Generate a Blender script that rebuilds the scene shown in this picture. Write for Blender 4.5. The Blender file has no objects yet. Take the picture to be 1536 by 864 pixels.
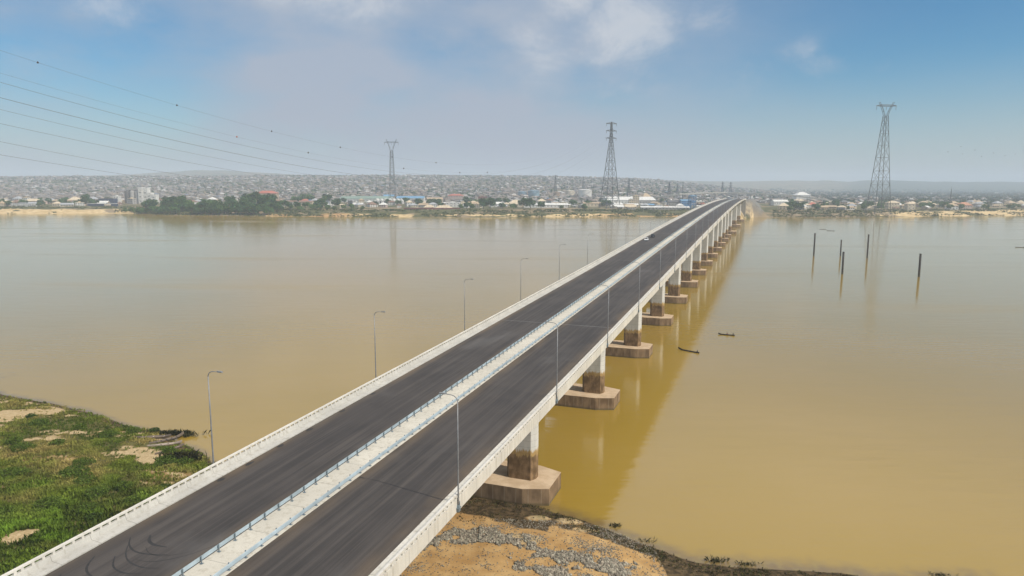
import bpy, math, random
import numpy as np
from mathutils import Vector, Matrix, noise

random.seed(11)
rng = np.random.default_rng(11)
S = bpy.context.scene
COL = S.collection
R = math.radians

# ------------------------------------------------------------------ camera
CAM_H = 55.38
FPX = 1048.62            # focal length in pixels of the 1536 px wide photograph
PITCH = 0.14734
ROLL = 0.00353
cam_d = bpy.data.cameras.new('camera')
cam = bpy.data.objects.new('camera', cam_d)
COL.objects.link(cam)
cam_d.sensor_width = 36.0
cam_d.lens = FPX / 1536 * 36
cam_d.clip_start = 0.5
cam_d.clip_end = 40000
cam.matrix_world = Matrix.Translation((0, 0, CAM_H)) @ Matrix.Rotation(math.pi / 2 - PITCH, 4, 'X') @ Matrix.Rotation(ROLL, 4, 'Z')
S.camera = cam

def at(px, depth):
    """World x of a thing seen at photo column px that stands depth metres away."""
    return (px - 768) / FPX * depth

def column_of(x, y):
    return 768 + FPX * x / max(y, 1)

# ------------------------------------------------------------------ helpers
def link(name, mesh, parent=None, mats=()):
    o = bpy.data.objects.new(name, mesh)
    COL.objects.link(o)
    if parent is not None:
        o.parent = parent
    return o

def empty(name, loc=(0, 0, 0), rz=0.0):
    o = bpy.data.objects.new(name, None)
    COL.objects.link(o)
    o.location = loc
    o.rotation_euler = (0, 0, rz)
    o.empty_display_size = 1
    return o

def tag(o, label=None, cat=None, group=None, kind=None):
    if label: o['label'] = label
    if cat: o['category'] = cat
    if group: o['group'] = group
    if kind: o['kind'] = kind
    return o

def copy_tree(o, parent=None):
    c = o.copy()
    COL.objects.link(c)
    if parent is not None:
        c.parent = parent
    for ch in list(o.children):
        copy_tree(ch, c)
    return c

class MB:
    """Collects faces and links them as one mesh object."""
    def __init__(s):
        s.v, s.f, s.m, s.sm = [], [], [], []
    def add(s, verts, faces, mi=0, smooth=False):
        b = len(s.v)
        s.v.extend([tuple(p) for p in verts])
        for f in faces:
            s.f.append([b + i for i in f]); s.m.append(mi); s.sm.append(smooth)
        return s
    def box(s, a, b, mi=0, M=None):
        x0, y0, z0 = a; x1, y1, z1 = b
        vs = [(x0,y0,z0),(x1,y0,z0),(x1,y1,z0),(x0,y1,z0),(x0,y0,z1),(x1,y0,z1),(x1,y1,z1),(x0,y1,z1)]
        if M is not None: vs = [tuple(M @ Vector(p)) for p in vs]
        return s.add(vs, [(0,3,2,1),(4,5,6,7),(0,1,5,4),(1,2,6,5),(2,3,7,6),(3,0,4,7)], mi)
    def tube(s, pts, rad, n=6, mi=0, cap=True, smooth=True):
        pts = [Vector(p) for p in pts]
        if not hasattr(rad, '__len__'): rad = [rad] * len(pts)
        vs = []
        for i, p in enumerate(pts):
            d = (pts[min(i+1, len(pts)-1)] - pts[max(i-1, 0)]).normalized()
            a = Vector((0,0,1)) if abs(d.z) < .9 else Vector((1,0,0))
            u = d.cross(a).normalized(); w = d.cross(u)
            for k in range(n):
                t = 2*math.pi*k/n
                vs.append(p + (u*math.cos(t) + w*math.sin(t))*rad[i])
        fs = []
        for i in range(len(pts)-1):
            for k in range(n):
                k2 = (k+1) % n
                fs.append((i*n+k, i*n+k2, (i+1)*n+k2, (i+1)*n+k))
        s.add(vs, fs, mi, smooth)
        if cap:
            b = len(s.v) - len(vs)
            s.f.append([b+k for k in reversed(range(n))]); s.m.append(mi); s.sm.append(False)
            s.f.append([b+(len(pts)-1)*n+k for k in range(n)]); s.m.append(mi); s.sm.append(False)
        return s
    def prism(s, poly, z0, z1, mi=0, mtop=None, inset=0.0):
        n = len(poly)
        cx = sum(p[0] for p in poly)/n; cy = sum(p[1] for p in poly)/n
        top = [(p[0] + (cx-p[0])*inset, p[1] + (cy-p[1])*inset, z1) for p in poly]
        vs = [(p[0], p[1], z0) for p in poly] + top
        s.add(vs, [(i, (i+1)%n, n+(i+1)%n, n+i) for i in range(n)], mi)
        b = len(s.v) - 2*n
        s.f.append([b+i for i in reversed(range(n))]); s.m.append(mi); s.sm.append(False)
        s.f.append([b+n+i for i in range(n)]); s.m.append(mi if mtop is None else mtop); s.sm.append(False)
        return s
    def lathe(s, prof, n=20, mi=0, c=(0,0,0), smooth=True):
        vs = []
        for r, z in prof:
            for k in range(n):
                t = 2*math.pi*k/n
                vs.append((c[0]+r*math.cos(t), c[1]+r*math.sin(t), c[2]+z))
        fs = [(i*n+k, i*n+(k+1)%n, (i+1)*n+(k+1)%n, (i+1)*n+k) for i in range(len(prof)-1) for k in range(n)]
        return s.add(vs, fs, mi, smooth)
    def sweep(s, prof, stations, mi=0, closed=True, fz=None):
        """prof: function of the station giving (u, z) points."""
        n = len(prof(stations[0])); vs = []
        for st in stations:
            for u, z in prof(st): vs.append((u, st, z))
        fs = []
        rngk = range(n) if closed else range(n-1)
        for i in range(len(stations)-1):
            for k in rngk:
                k2 = (k+1) % n
                fs.append((i*n+k, (i+1)*n+k, (i+1)*n+k2, i*n+k2))
        s.add(vs, fs, mi)
        if closed:
            b = len(s.v)-len(vs)
            s.f.append([b+k for k in range(n)]); s.m.append(mi); s.sm.append(False)
            e = b+(len(stations)-1)*n
            s.f.append([e+k for k in reversed(range(n))]); s.m.append(mi); s.sm.append(False)
        return s
    def mesh(s, name, mats):
        me = bpy.data.meshes.new(name)
        me.from_pydata(s.v, [], s.f)
        for m in (mats if isinstance(mats, (list, tuple)) else [mats]): me.materials.append(m)
        me.polygons.foreach_set('material_index', s.m)
        me.polygons.foreach_set('use_smooth', s.sm)
        me.update()
        return me
    def build(s, name, mats, parent=None):
        return link(name, s.mesh(name, mats), parent)

def np_mesh(name, verts, faces, mats, mi=None, tint=None, smooth=False):
    """verts (n,3), faces (m,k) arrays -> a mesh; tint (n,3) becomes the colour attribute 'tint'."""
    me = bpy.data.meshes.new(name)
    n, (m, k) = len(verts), faces.shape
    me.vertices.add(n); me.vertices.foreach_set('co', np.ascontiguousarray(verts, dtype=np.float32).ravel())
    me.loops.add(m*k); me.loops.foreach_set('vertex_index', np.ascontiguousarray(faces, dtype=np.int32).ravel())
    me.polygons.add(m); me.polygons.foreach_set('loop_start', np.arange(0, m*k, k, dtype=np.int32))
    if mi is not None: me.polygons.foreach_set('material_index', np.asarray(mi, dtype=np.int32))
    if smooth: me.polygons.foreach_set('use_smooth', np.ones(m, dtype=bool))
    for q in (mats if isinstance(mats, (list, tuple)) else [mats]): me.materials.append(q)
    if tint is not None:
        a = me.color_attributes.new('tint', 'FLOAT_COLOR', 'POINT')
        a.data.foreach_set('color', np.concatenate([tint, np.ones((n, 1))], 1).astype(np.float32).ravel())
    me.update(calc_edges=True)
    me.validate()
    return me

# ------------------------------------------------------------------ materials
class NT:
    def __init__(s, name):
        s.m = bpy.data.materials.new(name); s.m.use_nodes = True
        s.t = s.m.node_tree; s.t.nodes.clear()
        s.out = s.n('ShaderNodeOutputMaterial')
        s.b = s.n('ShaderNodeBsdfPrincipled')
        s.l(s.b.outputs[0], s.out.inputs['Surface'])
        s.co = s.n('ShaderNodeTexCoord')
    def n(s, t, **k):
        x = s.t.nodes.new(t)
        for a, v in k.items(): setattr(x, a, v)
        return x
    def l(s, a, b): s.t.links.new(a, b)
    def set(s, sock, v):
        if hasattr(v, 'links') or isinstance(v, bpy.types.NodeSocket): s.l(v, sock)
        else: sock.default_value = v
    def math(s, op, a, b=0.0, c=None, clamp=False):
        x = s.n('ShaderNodeMath', operation=op, use_clamp=clamp)
        s.set(x.inputs[0], a); s.set(x.inputs[1], b)
        if c is not None: s.set(x.inputs[2], c)
        return x.outputs[0]
    def mix(s, f, a, b, mode='MIX'):
        x = s.n('ShaderNodeMix', data_type='RGBA', blend_type=mode)
        s.set(x.inputs[0], f)
        s.set(x.inputs[6], a if isinstance(a, bpy.types.NodeSocket) else (*a, 1))
        s.set(x.inputs[7], b if isinstance(b, bpy.types.NodeSocket) else (*b, 1))
        return x.outputs[2]
    def ramp(s, v, a, b, lo=0.0, hi=1.0, smooth=True):
        x = s.n('ShaderNodeMapRange', interpolation_type='SMOOTHSTEP' if smooth else 'LINEAR')
        s.set(x.inputs[0], v); x.inputs[1].default_value = a; x.inputs[2].default_value = b
        x.inputs[3].default_value = lo; x.inputs[4].default_value = hi
        return x.outputs[0]
    def noise(s, scale=1.0, detail=4.0, stretch=(1,1,1), rough=.55, coord='Object', off=(0,0,0), dist=0.0):
        mp = s.n('ShaderNodeMapping'); s.l(s.co.outputs[coord], mp.inputs[0])
        mp.inputs['Scale'].default_value = stretch; mp.inputs['Location'].default_value = off
        x = s.n('ShaderNodeTexNoise'); s.l(mp.outputs[0], x.inputs['Vector'])
        x.inputs['Scale'].default_value = scale; x.inputs['Detail'].default_value = detail
        x.inputs['Roughness'].default_value = rough; x.inputs['Distortion'].default_value = dist
        return x.outputs[0]
    def xyz(s, coord='Object'):
        x = s.n('ShaderNodeSeparateXYZ'); s.l(s.co.outputs[coord], x.inputs[0]); return x.outputs
    def bump(s, h, strength=.3, dist=.05):
        x = s.n('ShaderNodeBump'); s.l(h, x.inputs['Height'])
        x.inputs['Strength'].default_value = strength; x.inputs['Distance'].default_value = dist
        s.l(x.outputs[0], s.b.inputs['Normal'])
    def attr(s, name='tint'):
        x = s.n('ShaderNodeAttribute', attribute_name=name); return x.outputs['Color']
    def done(s, col, rough=.8, metal=0.0, spec=None):
        s.set(s.b.inputs['Base Color'], col if isinstance(col, bpy.types.NodeSocket) else (*col, 1))
        s.set(s.b.inputs['Roughness'], rough); s.set(s.b.inputs['Metallic'], metal)
        if spec is not None: s.b.inputs['Specular IOR Level'].default_value = spec
        return s.m

def plain(name, c, rough=.7, metal=0.0, var=.18, scale=1.5, spec=None, stretch=(1,1,1)):
    t = NT(name)
    f = t.noise(scale, 4, stretch)
    lo = tuple(x*(1-var) for x in c); hi = tuple(min(1, x*(1+var)) for x in c)
    return t.done(t.mix(t.ramp(f, .3, .7), lo, hi), rough, metal, spec)

def tinted(name, rough=.8, var=.3, scale=1.0, spec=.2):
    t = NT(name)
    f = t.noise(scale, 3)
    col = t.mix(1.0, t.attr(), t.mix(t.ramp(f, .3, .7), (1-var,)*3, (1+var,)*3), 'MULTIPLY')
    return t.done(col, rough, 0, spec)

M = {}
# concrete of parapets and deck: rain streaks, panel joints every few metres
def concrete(name, base, joint=0.0):
    t = NT(name)
    p = t.xyz()
    big = t.ramp(t.noise(.22, 5), .3, .75)
    col = t.mix(big, tuple(x*.82 for x in base), base)
    st = t.ramp(t.noise(1.0, 5, (2.2, 2.2, .18)), .48, .74)
    col = t.mix(t.math('MULTIPLY', st, .62), col, (base[0]*.55, base[1]*.52, base[2]*.46))
    fine = t.noise(6, 4)
    col = t.mix(t.ramp(fine, .3, .7, .0, .22), col, tuple(x*.66 for x in base))
    if joint:
        j = t.math('MODULO', p[1], joint)
        jl = t.math('LESS_THAN', j, .06)
        col = t.mix(t.math('MULTIPLY', jl, .55), col, (.12, .11, .1))
    t.bump(fine, .25, .02)
    return t.done(col, .85, 0, .3)
M['concrete'] = concrete('pale_concrete', (.68, .65, .575), 4.2)
M['wall_concrete'] = concrete('weathered_parapet_concrete', (.52, .505, .46), 4.2)
M['slab'] = concrete('median_concrete', (.62, .585, .50), 6.0)
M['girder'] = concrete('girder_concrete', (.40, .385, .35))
M['rail_concrete'] = concrete('rail_concrete', (.70, .67, .60))

def pier_mat():
    t = NT('flood_stained_concrete')
    p = t.xyz()
    n1 = t.noise(.6, 5)
    z = t.math('ADD', p[2], t.math('MULTIPLY', t.math('SUBTRACT', t.noise(1.0, 5, (2.2, 2.2, .35)), .5), 3.0))
    clean = t.mix(t.ramp(t.noise(.8, 4, (1, 1, .3)), .3, .7), (.52, .52, .49), (.64, .63, .59))
    och = t.mix(t.ramp(n1, .35, .65), (.36, .235, .09), (.46, .32, .13))
    brown = t.mix(t.ramp(t.noise(1.1, 5, (1, 1, .5)), .3, .7), (.12, .075, .035), (.29, .19, .10))
    col = t.mix(t.ramp(z, 7.3, 7.9), brown, och)
    col = t.mix(t.ramp(z, 8.3, 8.9), col, clean)
    lines = t.math('LESS_THAN', t.math('MODULO', p[2], 1.15), .05)
    col = t.mix(t.math('MULTIPLY', lines, .35), col, (.07, .05, .03))
    col = t.mix(t.ramp(p[2], .2, .8, .55, 0.0), col, (.09, .08, .035))
    t.bump(t.noise(5, 4), .3, .03)
    return t.done(col, .88, 0, .25)
M['pier'] = pier_mat()
def cap_mat():
    t = NT('silt_stained_pile_cap')
    p = t.xyz()
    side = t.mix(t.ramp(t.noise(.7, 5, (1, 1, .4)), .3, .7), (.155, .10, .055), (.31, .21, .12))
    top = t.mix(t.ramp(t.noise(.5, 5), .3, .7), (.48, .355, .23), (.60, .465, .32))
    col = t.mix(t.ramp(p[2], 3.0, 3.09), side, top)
    j = t.math('LESS_THAN', t.math('MODULO', t.math('ADD', p[0], 100), 2.15), .09)
    col = t.mix(t.math('MULTIPLY', t.math('MULTIPLY', j, t.ramp(p[2], 3.0, 3.09, 1, 0)), .5), col, (.42, .34, .24))
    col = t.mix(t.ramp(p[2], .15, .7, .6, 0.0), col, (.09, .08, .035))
    t.bump(t.noise(4, 4), .3, .03)
    return t.done(col, .9, 0, .25)
M['cap'] = cap_mat()

def asphalt():
    t = NT('fresh_asphalt')
    p = t.xyz()
    base = t.mix(t.ramp(t.noise(.12, 5), .3, .7), (.038, .0335, .031), (.056, .0485, .044))
    lanes = t.ramp(t.noise(1.0, 5, (1.2, .028, 1)), .40, .72)
    col = t.mix(t.math('MULTIPLY', lanes, .62), base, (.105, .090, .078))
    fine = t.noise(1.0, 4, (4.5, .05, 1), off=(3, 7, 0))
    col = t.mix(t.ramp(fine, .48, .75, 0, .35), col, (.115, .10, .088))
    # laterite dust blown against the kerbs and the median
    du = None
    for edge, w in ((-1.8, 2.6), (-14.2, 2.4), (-18.2, 2.0), (-30.0, 2.0)):
        d = t.math('ABSOLUTE', t.math('SUBTRACT', p[0], edge))
        m = t.ramp(d, 0, w, 1, 0)
        du = m if du is None else t.math('MAXIMUM', du, m)
    patch = t.ramp(t.noise(.25, 5, (1, .35, 1), off=(9, 2, 0)), .35, .7)
    du = t.math('MULTIPLY', du, t.math('MULTIPLY', t.math('ADD', patch, .25), .62))
    col = t.mix(du, col, (.165, .118, .073))
    grain = t.noise(18, 2)
    col = t.mix(t.ramp(grain, .3, .7, 0, .25), col, (.02, .019, .019))
    worn = t.ramp(t.noise(.09, 6, (1, .5, 1), off=(21, 5, 0)), .56, .74)
    col = t.mix(t.math('MULTIPLY', worn, .45), col, (.125, .118, .112))
    t.bump(grain, .3, .01)
    return t.done(col, .82, 0, .35)
M['asphalt'] = asphalt()
M['rubber'] = plain('tyre_rubber_mark', (.021, .0195, .0185), .75, scale=2)
M['joint'] = plain('joint_mortar', (.17, .165, .155), .8)
M['galv'] = plain('blue_grey_galvanised_steel', (.36, .435, .47), .5, .3, scale=.4)
M['post'] = plain('dull_galvanised_post', (.20, .25, .28), .5, .4)
M['pole'] = plain('grey_painted_pole', (.235, .24, .245), .45, .2)
M['lamp_lens'] = plain('lamp_lens', (.62, .62, .6), .3)
M['lattice'] = plain('weathered_lattice_steel', (.085, .095, .105), .6, .2, scale=.2)
M['wire'] = plain('aluminium_conductor', (.17, .17, .18), .6, .2)
M['ball_dark'] = plain('marker_ball_dark', (.05, .04, .045), .5)
M['ball_orange'] = plain('marker_ball_orange', (.42, .12, .05), .5)
M['insul'] = plain('insulator', (.10, .085, .08), .4)
M['pile'] = plain('rusted_steel_pile', (.035, .030, .026), .8, scale=.5)
M['hull'] = plain('tarred_wood', (.035, .027, .022), .75, scale=2)
M['hull_grey'] = plain('weathered_grey_wood', (.17, .135, .105), .85, scale=2, stretch=(.3, 3, 3))
M['hull_pale'] = plain('bleached_wood', (.36, .30, .25), .85, scale=2, stretch=(.3, 3, 3))
M['skin'] = plain('brown_skin', (.075, .04, .026), .55)
M['cloth_dark'] = plain('dark_cloth', (.05, .045, .05), .9)
M['cloth_red'] = plain('maroon_cloth', (.16, .05, .045), .9)
M['hair'] = plain('black_hair', (.01, .009, .009), .7)
M['car_white'] = plain('white_car_paint', (.78, .78, .77), .25, var=.03)
M['car_dark'] = plain('black_car_paint', (.02, .02, .022), .22, var=.05)
M['glass'] = plain('dark_car_glass', (.015, .017, .02), .08)
M['tyre'] = plain('tyre', (.015, .015, .015), .85)
M['rim'] = plain('alloy_rim', (.5, .5, .52), .35, .8)
M['lens'] = plain('headlight_lens', (.7, .7, .7), .15)

# ------------------------------------------------------------------ light, sky
SUN_AZ, SUN_EL = R(121), R(45.5)
sv = Vector((math.sin(SUN_AZ)*math.cos(SUN_EL), math.cos(SUN_AZ)*math.cos(SUN_EL), math.sin(SUN_EL)))
sl = bpy.data.lights.new('sun', 'SUN'); sun = bpy.data.objects.new('sun', sl); COL.objects.link(sun)
sl.energy = 4.0; sl.angle = R(.55); sl.color = (1.0, .915, .785)
sun.rotation_euler = (-sv).to_track_quat('-Z', 'Y').to_euler()

W = bpy.data.worlds.new('World'); S.world = W; W.use_nodes = True
wt = W.node_tree; wt.nodes.clear()
def wn(t, **k):
    x = wt.nodes.new(t)
    for a, v in k.items(): setattr(x, a, v)
    return x
def wl(a, b): wt.links.new(a, b)
def wmath(op, a, b=0.0, clamp=False):
    x = wn('ShaderNodeMath', operation=op, use_clamp=clamp)
    for i, v in enumerate((a, b)):
        if isinstance(v, bpy.types.NodeSocket): wl(v, x.inputs[i])
        else: x.inputs[i].default_value = v
    return x.outputs[0]
def wmap(v, a, b, lo=0.0, hi=1.0):
    x = wn('ShaderNodeMapRange', interpolation_type='SMOOTHSTEP'); wl(v, x.inputs[0])
    for i, q in enumerate((a, b, lo, hi)): x.inputs[i+1].default_value = q
    return x.outputs[0]
wo = wn('ShaderNodeOutputWorld'); bg = wn('ShaderNodeBackground'); wl(bg.outputs[0], wo.inputs[0])
sky = wn('ShaderNodeTexSky', sky_type='NISHITA', sun_disc=False)
sky.sun_elevation = SUN_EL; sky.sun_rotation = SUN_AZ; sky.altitude = 0
sky.air_density = 1.0; sky.dust_density = .35; sky.ozone_density = 3.0
wc = wn('ShaderNodeTexCoord')
nrm = wn('ShaderNodeVectorMath', operation='NORMALIZE'); wl(wc.outputs['Generated'], nrm.inputs[0])
def cloud_dir(px, py):
    v = cam.matrix_world.to_3x3() @ Vector(((px-768)/FPX, -(py-432)/FPX, -1))
    return v.normalized()
def wnoise(scale, detail, stretch=(1,1,1), off=(0,0,0), rough=.6, dist=0.0):
    mp = wn('ShaderNodeMapping'); wl(nrm.outputs[0], mp.inputs[0]); mp.inputs['Scale'].default_value = stretch; mp.inputs['Location'].default_value = off
    x = wn('ShaderNodeTexNoise'); wl(mp.outputs[0], x.inputs['Vector']); x.inputs['Scale'].default_value = scale
    x.inputs['Detail'].default_value = detail; x.inputs['Roughness'].default_value = rough; x.inputs['Distortion'].default_value = dist
    return x.outputs[0]
def blob(px, py, rad, flat=1.0, amt=1.0):
    c = cloud_dir(px, py)
    d = wn('ShaderNodeVectorMath', operation='SUBTRACT'); wl(nrm.outputs[0], d.inputs[0]); d.inputs[1].default_value = c
    mu = wn('ShaderNodeVectorMath', operation='MULTIPLY'); wl(d.outputs[0], mu.inputs[0]); mu.inputs[1].default_value = (1, 1, flat)
    le = wn('ShaderNodeVectorMath', operation='LENGTH'); wl(mu.outputs[0], le.inputs[0])
    return wmath('MULTIPLY', wmap(le.outputs['Value'], 0, rad, 1, 0), amt)
puffs = None
for b in ((520, -5, .20, 2.0, 1.0), (420, -15, .16, 2.2, .95), (165, 4, .15, 2.2, .9), (60, -20, .12, 2, .5), (930, 35, .16, 1.3, .95), (860, 0, .10, 1.4, 1.0), (985, 55, .09, 1.3, .85), (800, 70, .18, 1.3, .72),
          (1235, 98, .085, 2.6, .54), (1345, 98, .07, 2.4, .50), (1200, 75, .07, 1.6, .5), (40, 85, .12, 2.0, .66), (1070, 40, .10, 1.3, .68), (690, 70, .14, 1.6, .6), (1490, 130, .10, 2.2, .55), (1110, 130, .14, 2.2, .58), (960, 130, .16, 2.0, .6)):
    m = blob(*b)
    puffs = m if puffs is None else wmath('MAXIMUM', puffs, m)
fb = wnoise(7.0, 10, (1, 1, 1.7), (2.3, .4, 0), .66, .3)
shape = wmath('SUBTRACT', wmath('ADD', puffs, wmath('MULTIPLY', wmath('SUBTRACT', fb, .5), 1.9)), .30)
pm = wmap(shape, 0.0, .85)
veil_n = wnoise(2.3, 6, (1, 1, 2.2), (5, 1, 0), .55)
veil = wmath('MULTIPLY', wmap(veil_n, .22, .66), wmath('ADD', wmath('MULTIPLY', blob(330, 110, .85, 1.0), 1.15), wmath('ADD', wmath('MULTIPLY', blob(880, 120, .40, 1.0), .55), .10)), True)
hs = wn('ShaderNodeHueSaturation'); tn = wn('ShaderNodeMix', data_type='RGBA', blend_type='MULTIPLY'); tn.inputs[0].default_value = 1.0; wl(sky.outputs[0], tn.inputs[6]); tn.inputs[7].default_value = (.70, .93, 1.0, 1)
wl(tn.outputs[2], hs.inputs['Color'])
hs.inputs['Saturation'].default_value = 1.22; hs.inputs['Value'].default_value = 1.0
mx1 = wn('ShaderNodeMix', data_type='RGBA'); wl(veil, mx1.inputs[0]); wl(hs.outputs[0], mx1.inputs[6]); mx1.inputs[7].default_value = (3.9, 4.65, 5.85, 1)
mx2 = wn('ShaderNodeMix', data_type='RGBA'); wl(wmath('MULTIPLY', pm, .56), mx2.inputs[0]); wl(mx1.outputs[2], mx2.inputs[6])
lit = wn('ShaderNodeMix', data_type='RGBA'); wl(wmap(shape, .15, .8), lit.inputs[0]); lit.inputs[6].default_value = (4.5, 5.1, 6.0, 1); lit.inputs[7].default_value = (8.0, 7.9, 7.9, 1)
wl(lit.outputs[2], mx2.inputs[7])
sxyz = wn('ShaderNodeSeparateXYZ'); wl(nrm.outputs[0], sxyz.inputs[0])
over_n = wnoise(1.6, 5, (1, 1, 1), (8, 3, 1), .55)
over = wmath('MULTIPLY', wmap(sxyz.outputs[2], .235, .40), wmap(over_n, .15, .55, .55, .92))  # unseen bright cloud veil above the view, added to pale the water and fill
low = wmap(sxyz.outputs[2], -.02, .17, .80, 0.0)
mx4 = wn('ShaderNodeMix', data_type='RGBA'); wl(low, mx4.inputs[0]); wl(mx2.outputs[2], mx4.inputs[6]); mx4.inputs[7].default_value = (4.15, 4.5, 5.15, 1)
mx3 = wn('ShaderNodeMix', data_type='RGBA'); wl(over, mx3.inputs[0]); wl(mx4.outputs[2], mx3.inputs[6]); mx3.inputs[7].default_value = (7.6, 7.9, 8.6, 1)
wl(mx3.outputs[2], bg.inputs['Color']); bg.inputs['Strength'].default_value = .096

# ------------------------------------------------------------------ haze
hz = MB(); hz.box((-9000, -900, -4), (9000, 9800, 203))
hm = bpy.data.materials.new('haze_air'); hm.use_nodes = True; ht = hm.node_tree; ht.nodes.clear()
ho = ht.nodes.new('ShaderNodeOutputMaterial'); hv = ht.nodes.new('ShaderNodeVolumePrincipled')
hv.inputs['Color'].default_value = (.76, .87, 1.0, 1); hv.inputs['Density'].default_value = 1.7e-4; hv.inputs['Anisotropy'].default_value = 0.0
ht.links.new(hv.outputs[0], ho.inputs['Volume'])
tag(hz.build('haze', hm), 'pale haze hanging over the river and the far town', 'haze', kind='stuff')

# ------------------------------------------------------------------ water
def water_mat():
    t = NT('silty_river_water')
    p = t.xyz()
    big = t.ramp(t.noise(.004, 5, (1, 1.6, 1)), .35, .68)
    col = t.mix(big, (.300, .198, .022), (.322, .212, .036))
    slick = t.ramp(t.noise(.006, 5, (.55, 3.0, 1), off=(3, 2, 0)), .5, .72)
    sed = t.ramp(t.noise(.02, 4, (1, 1, 1)), .4, .7)
    col = t.mix(t.math('MULTIPLY', sed, .35), col, (.345, .228, .055))
    fine = t.noise(.55, 2, (.35, 1.7, 1))
    mid = t.noise(.16, 3, (.4, 1.6, 1), off=(7, 3, 0))
    sh = t.n('ShaderNodeSeparateColor'); t.l(t.attr(), sh.inputs[0])
    shal = t.ramp(t.math('ADD', sh.outputs[0], t.math('MULTIPLY', t.math('SUBTRACT', t.noise(.35, 5), .5), .7)), .18, .9)
    col = t.mix(shal, col, t.mix(t.ramp(t.noise(.5, 3), .4, .7), (.17, .115, .045), (.21, .155, .05)))
    h = t.math('ADD', t.math('MULTIPLY', fine, .45), mid)
    bp = t.n('ShaderNodeBump'); t.l(h, bp.inputs['Height']); bp.inputs['Distance'].default_value = .12
    t.l(t.math('ADD', .5, t.math('MULTIPLY', slick, -.28)), bp.inputs['Strength'])
    t.l(bp.outputs[0], t.b.inputs['Normal'])
    t.b.inputs['IOR'].default_value = 1.58
    return t.done(col, t.math('ADD', .09, t.math('MULTIPLY', slick, .10)), 0)
M['water'] = water_mat()
# ------------------------------------------------------------------ near bank
def fbm(x, y, sc, oct=4, seed=0.0):
    return noise.fractal(Vector((x*sc + seed, y*sc - seed*.7, seed*1.3)), 1.0, 2.0, oct)   # about -1..1

NS_X = [-2600, -700, -300, -200, -134, -119, -103, -95, -88, -78.5, -71, -64, -59, -45, -30, -15, -5, 3, 9.3, 15, 20, 27, 32, 38, 47, 55, 66, 80, 120, 300, 900]
NS_Y = [1100, 480, 285, 216, 177, 171, 163.5, 158, 153.5, 149, 142.5, 137.5, 131, 126, 122.5, 119.5, 118, 115, 110.5, 106.5, 101.5, 96.0, 94.6, 93.9, 93.0, 90.5, 91.2, 85, 74, 50, 20]
def near_shore(x): return float(np.interp(x, NS_X, NS_Y))

SAND = [(-119,160.8,9,3,1), (-110.6,164,8,3,.7), (-109.6,146,9,3.2,1), (-102,147.5,8,2.6,.9), (-98.4,141.8,8,3.4,1), (-96.4,132.4,6,2,.7), (-83.7,146,5,2,.8), (-75.7,145.8,4,2.0,1), (-72,132.7,2.6,2.4,1.1),
        (-80.5,139.8,7,2,.8), (-84,125.5,8,1.6,.9), (-74,100,4.4,2.4,1.2), (-86,118,5,1,.5), (-70,127,4,1.2,.7), (-66,121,4,1,.6), (-74,92,5,2.6,.9), (-125,170,10,2,.9), (-64,110,6,1.2,.55), (-70,104,5,1,.4), (-93,152,5,2,.5)]
BROWN = [(-91.5,129,9,5), (-84,121,6,3), (-100,126,8,4), (-66,126,7,4)]
def blobs(lst, x, y):
    v = 0.0
    for b in lst:
        q = ((x-b[0])/b[2])**2 + ((y-b[1])/b[3])**2
        if q < 6: v = max(v, (b[4] if len(b) > 4 else 1.0)*math.exp(-q))
    return v
def bank_h(x, y):
    sd = (near_shore(x) - y)*.8
    if x < -5:
        z = -1.5 + 1.62*min(max((sd+9)/9, 0), 1) if sd < 0 else .12 + 2.3*(1-math.exp(-sd/22))
    else:
        z = -1.5 + 1.6*min(max((sd+9)/9, 0), 1) if sd < 0 else .1 + 1.5*(1-math.exp(-sd/9))
    n = fbm(x, y, .06, 4, 3.1)*.55 + fbm(x, y, .3, 3, 8.0)*.16
    z += n*min(max((sd+3)/8, .12), 1)*(.75 if x < -5 else .55)
    if x < -5:
        z += .5*blobs([(-74, 100, 4.6, 2.4)], x, y)*1.6
    else:
        z += blobs([(9.4,108.0,2.3,1.3,.75), (4.6,108.8,1.6,.9,.55), (1.5,101.0,4,1.6,.55), (-5,104,6,2,.3), (14,97,5,2,.5)], x, y)
    return z
GRAV = [(-19,91,-9.5,102.6,1.5), (-10.5,103,-4,101.6,1.4), (-4,101.6,2,99.4,1.3), (2,99.4,7.5,96.6,1.5), (7.5,96.6,14.5,92.4,2.0), (-16,94.5,-11,97.5,1.2), (1,93.5,6,92,1.6)]
def seg_d(x, y, g):
    ax, ay, bx, by = g[:4]; t = min(max(((x-ax)*(bx-ax)+(y-ay)*(by-ay))/((bx-ax)**2+(by-ay)**2), 0), 1)
    return math.hypot(x-ax-t*(bx-ax), y-ay-t*(by-ay))/g[4]
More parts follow.
